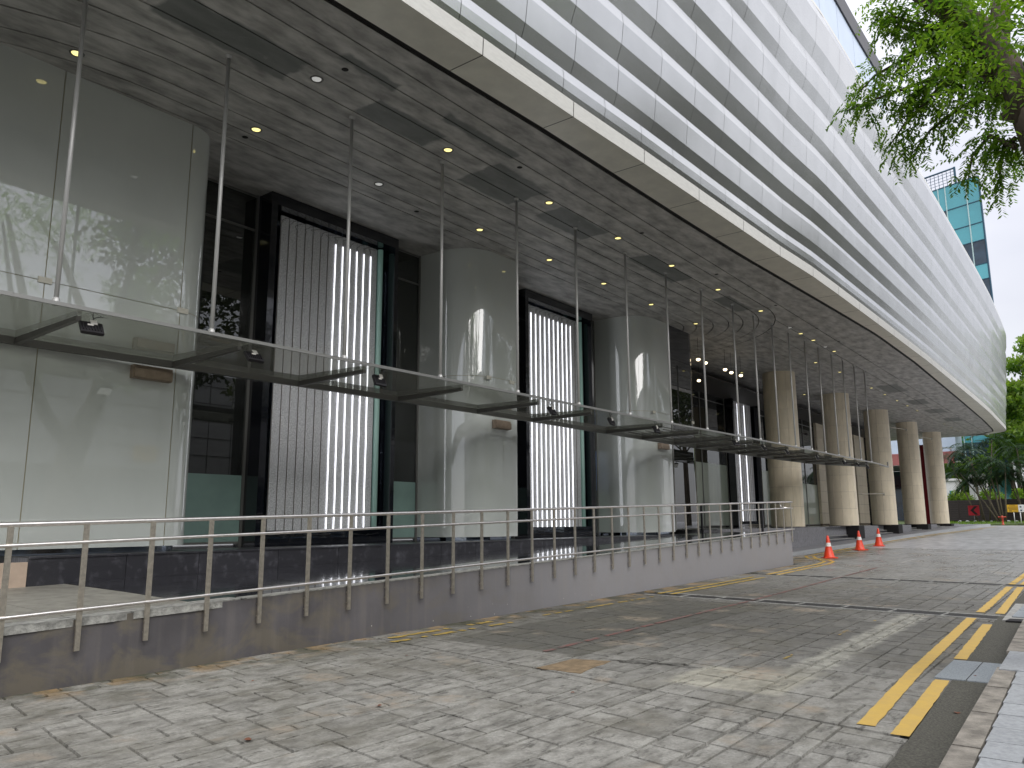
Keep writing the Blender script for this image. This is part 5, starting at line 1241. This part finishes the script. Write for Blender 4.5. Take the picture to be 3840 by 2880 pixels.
limb([(9.25, .15, 3.5), (8.6, .0, 4.3), (8.1, -.2, 5.6), (7.9, -.4, 7.5), (7.3, -.3, 9.5)], [.2, .17, .14, .11, .05])
limb([(9.9, .5, 5.9), (9.5, -.4, 7.2), (9.2, -1.4, 9), (8.8, -2.5, 10.5)], [.15, .12, .09, .04])
limb([(9.9, .6, 6.5), (10.6, .5, 7.8), (11.5, .3, 9.2), (12.5, .2, 10.4)], [.14, .11, .08, .04])
limb([(8.1, -.2, 5.6), (7.2, .8, 7.2), (6.6, 1.6, 8.6)], [.1, .07, .03])
near_br = [  # secondary branches drawn toward the canopy seen over the road
 [(9.88, .60, 6.4), (9.95, 1.0, 6.75), (10.0, 1.5, 6.75), (10.05, 1.95, 6.75), (10.06, 2.25, 6.72)],
 [(9.9, .70, 6.7), (9.98, 1.2, 6.6), (10.1, 1.6, 6.35), (10.15, 1.8, 6.15)],
 [(9.92, .60, 6.3), (10.1, 1.0, 6.35), (10.17, 1.35, 6.2), (10.2, 1.6, 5.95)],
 [(9.9, .85, 7.1), (10.0, 1.3, 7.5), (10.1, 1.6, 7.8), (10.12, 1.78, 7.75)],
 [(9.9, .95, 7.3), (10.05, 1.4, 7.2), (10.1, 1.9, 7.1), (10.12, 2.1, 6.95)],
 [(9.9, .50, 5.6), (10.1, .75, 5.9), (10.2, .95, 5.75), (10.25, 1.02, 5.5)],
 [(9.9, .50, 5.7), (10.15, .62, 5.75), (10.28, .70, 5.5), (10.3, .70, 5.3)],
 [(9.85, 1.1, 7.5), (10.1, 1.1, 8.1), (10.2, 1.35, 8.3), (10.1, 1.7, 8.35)],
 [(9.9, .7, 6.7), (10.2, .85, 7.2), (10.3, .95, 7.5), (10.4, 1.0, 7.9)],
 [(9.9, .8, 6.9), (10.3, .7, 7.0), (10.6, .65, 7.2), (10.9, .7, 7.3)],
 [(9.9, .8, 7.0), (10.1, 1.1, 6.9), (10.2, 1.45, 6.75), (10.2, 1.7, 6.55)],
 [(9.85, .7, 7.1), (9.7, .9, 7.5), (9.4, .95, 8.0)], [(9.9, .5, 6.5), (10.5, .45, 6.6), (11.2, .6, 7.0)], [(9.9, .6, 7.0), (10.6, .8, 7.6), (11.2, .9, 8.3)],
 [(9.9, 1.0, 7.4), (10.0, 1.3, 7.35), (10.0, 1.55, 7.6), (10.0, 1.7, 8.0)]]
lb = B()
for br in near_br:
    n_ = len(br); b.tube([Vector(p) for p in br], [.035 - .028 * k / (n_ - 1) for k in range(n_)], 5)
    dens = 38
    for a, c in zip(br, br[1:]):
        a, c = Vector(a), Vector(c); L_ = (c - a).length
        for k in range(int(L_ * dens * 2.2)):
            p = a.lerp(c, R.random()) + rv() * R.uniform(.02, .22)
            d = (c - a).normalized() * .5 + rv() * .9 + Vector((0, 0, -.25))
            twig(lb, p, d, R.uniform(.18, .34), 7, R.uniform(.055, .075), .027)
# rest of the crown (above and behind the camera's frame, and seen in the reflections)
def blobs(lb, cs, n_, ll, lw, tw=None):
    for (c, r) in cs:
        for k in range(n_):
            d = rv(); p = Vector(c) + Vector((d.x * r[0], d.y * r[1], d.z * r[2])) * (R.random() ** .4)
            if tw: twig(lb, p, rv() + Vector((0, 0, -.2)), tw, 5, ll, lw)
            else:
                a = rv(); leaf_quad(lb, p, a, rv(), ll * R.uniform(.7, 1.3), lw, max(0, min(1, .5 + .45 * d.z + R.uniform(-.3, .3))))
blobs(lb, [((9.5, .4, 10.5), (3.2, 2.0, 1.6)), ((8.0, -1.2, 9.5), (2.4, 1.8, 1.6)), ((12.3, 0, 10.8), (2.2, 1.8, 1.5)), ((7.4, 1.3, 9.2), (1.5, 1.4, 1.0)), ((9, -3, 10.8), (2.5, 2, 1.5)), ((8.2, .4, 6.2), (.8, .9, .8))], 210, .085, .034, .32)
off(obj('trunk', b, 'bark', t_), TL); off(obj('crown', lb, 'leaf', t_, tone=True), TL)

def tree(label, x, y, h, r, zb, nleaf, leafsize, m_='leaf', trunk_h=.35, tr=.22, group='trees beyond the fence', flat=.55, name='broadleaf_tree'):
    L0 = (x, y, zb); t_ = thing(name, label, 'tree', L0, group)
    b = B(); lb = B(); pts = [(0, 0, 0), (R.uniform(-.2, .2), R.uniform(-.2, .2), h * trunk_h), (R.uniform(-.5, .5), R.uniform(-.5, .5), h * .7), (0, 0, h * .9)]
    b.tube(pts, [tr, tr * .8, tr * .45, tr * .15], 9)
    cs = []
    for k in range(16):
        q = R.random() * 2 * PI; zz = h * R.uniform(trunk_h + .08, .97); rr = r * R.uniform(.2, .85) * (1.1 - .6 * abs((zz / h - .62)))
        c = (rr * math.cos(q), rr * math.sin(q), zz); cs.append((c, (r * .48, r * .48, r * .48 * flat)))
        b.tube([(0, 0, zz * .75), (c[0] * .5, c[1] * .5, zz * .9), c], [tr * .3, tr * .18, .02], 5)
    blobs(lb, cs, nleaf // 16, leafsize, leafsize * .5)
    obj('trunk', b, 'bark', t_); obj('crown', lb, m_, t_, tone=True); return t_
G2 = gz(85)
tree('tall feathery bright green tree at the right edge beyond the fence', 86, 5.2, 18, 4.6, G2, 15000, .42, 'leaf2', flat=.35)
tree('bright green tree behind the tip of the overhang', 98, 9.0, 15, 4.6, G2, 12000, .45, 'leaf2', flat=.4)
tree('dark leafy tree behind the palms', 90, 7.6, 11.5, 3.6, G2, 9000, .40, 'leaf', flat=.6)
tree('low light green tree seen between kiosk and hut', 97, 13.6, 6.5, 3.0, G2, 5000, .36, 'leaf2', trunk_h=.2)
tree('distant green tree behind the annex canopy', 112, 12.5, 16, 6, G2, 6000, .6, 'leaf2')
tree('broad green tree far right behind the cars', 100, 3.2, 13, 5, G2, 7000, .5, 'leaf')
for k in range(14):
    x = 75 + R.random() * 0; 
# row of trees and buildings across the road, seen in the glass
for k, (x, y, h) in enumerate([(19, -11, 17), (29, -10.5, 17), (39, -10, 16), (50, -10, 17), (60, -11, 17), (70, -11, 16), (0, -11, 16), (-11, -11, 16)]):
    tree('roadside tree across the street, %s from the crossing' % ORD[k], x, y, h, 5.0, gz(x), 7500, .40, 'leaf3', group='trees across the street', trunk_h=.4, tr=.28)
t_ = thing('opposite_building', 'pale panelled shopping building across the road reflected in the glass', 'building', (15, -20, 0)); L0 = (15, -20, 0)
b = B(); b.box(-25, 75, -28, -20.1, 4.5, 10.9); b.box(-25, 75, -26, -21.5, 0, 4.5); off(obj('wall', b, 'opp', t_), L0)
b = B()
for k in range(60): b.box(-24 + k * 1.6, -23.97 + k * 1.6, -20.1, -20.07, 4.5, 10.9)
for k in range(5): b.box(-25, 75, -20.1, -20.065, 5.7 + k * 1.1, 5.73 + k * 1.1)
off(obj('wall_joint', b, 'oppj', t_), L0)
b = B(); b.box(-25, 75, -21.5, -21.3, .3, 4.0); off(obj('shop_glass', b, 'teal_dk', t_), L0)
b = B(); b.box(21.0, 22.2, -20.05, -19.9, 4.9, 5.7); off(obj('yellow_sign', b, 'sign_y', t_), L0)
b = B(); b.box(21.25, 21.95, -19.89, -19.87, 5.45, 5.53); b.box(21.25, 21.33, -19.89, -19.87, 5.05, 5.45); b.box(21.87, 21.95, -19.89, -19.87, 5.05, 5.45); b.box(21.55, 21.65, -19.89, -19.87, 5.2, 5.3); off(obj('sign_mark', b, 'signblk', t_), L0)

# ------------------------------------------------------------------ palm clump by the fence
def palm(label, x, y, zb, stems):
    L0 = (x, y, zb); t_ = thing('palm_clump', label, 'palm', L0, 'palm clumps by the fence'); lb = B()
    for (dx, dy, h, ox, oy) in stems:
        b = B(); P = [(ox, oy, 0), (ox + dx * .35, oy + dy * .35, h * .4), (ox + dx * .75, oy + dy * .75, h * .75), (ox + dx, oy + dy, h)]
        b.tube(P, [.075, .06, .05, .045], 7); obj('stem', b, 'palmstem', t_)
        top_ = Vector(P[-1]); nf = R.randint(15, 19)
        for k in range(nf):
            q = 2 * PI * k / nf + R.uniform(-.3, .3); el = R.uniform(.1, 1.1); d = Vector((math.cos(q) * math.cos(el), math.sin(q) * math.cos(el), math.sin(el)))
            cur = top_.copy(); L_ = R.uniform(1.5, 2.3); n_ = 15; tone = R.random()
            for j in range(n_):
                d = (d + Vector((0, 0, -.13))).normalized(); cur = cur + d * (L_ / n_); side = d.cross(Vector((0, 0, 1)))
                if side.length < .01: side = Vector((1, 0, 0))
                side.normalize(); ll = .55 * math.sin(PI * (j + 1.5) / (n_ + 2.5)) + .12
                for sg in (-1, 1):
                    ld = (side * sg + d * .55 + Vector((0, 0, -.35)) + rv() * .12).normalized(); leaf_quad(lb, cur, ld, Vector((0, 0, 1)), ll, .085, min(1, tone * .7 + R.uniform(0, .3)))
    obj('fronds', lb, 'leafp', t_, tone=True)
zb = gz(77) + .08
palm('dark palm clump with leaning stems before the fence', 76.6, 8.0, zb, [(1.0, 2.6, 4.2, .1, .25), (.6, 1.5, 3.6, .1, .1), (.2, .6, 5.0, 0, 0), (0, .2, 3.8, .2, -.1), (-.3, -.4, 4.6, 0, -.3), (.4, 2.0, 5.9, .3, .2)])
palm('dark palm clump behind the yellow notice board', 78.6, 6.2, zb, [(0, .5, 4.2, 0, .4), (.2, -.2, 5.0, 0, 0), (.1, .9, 3.7, .2, .3), (-.2, -1.0, 4.4, 0, -.5), (.3, .3, 6.2, .3, .1), (0, -1.6, 4.0, 0, -.9)])
palm('tall palms rising behind the dark clump', 80.5, 9.6, zb, [(0, .5, 6.6, 0, .2), (.3, 1.9, 5.8, 0, .6), (.2, -.8, 7.2, 0, -.3), (.3, .8, 5.0, .3, .1)])
# hedge shrubs along fence top
for k, (x, y, r) in enumerate(((85.5, 14.2, 1.3), (86.5, 12.0, 1.1), (84.5, 9.2, 1.0), (83.5, 6.5, 1.1))):
    t_ = thing('shrub', ['bushy shrub behind the fence by the kiosk', 'bushy shrub behind the fence by the hut', 'bushy shrub behind the palm stems', 'bushy shrub behind the notice boards'][k], 'shrub', (x, y, gz(x)), 'shrubs behind the fence'); lb = B()
    blobs(lb, [((0, 0, 1.6), (r, r, 1.2)), ((.3, .6, 2.2), (r * .7, r * .7, .8))], 900, .26, .12); obj('foliage', lb, 'leaf2' if k < 2 else 'leaf', t_, tone=True)
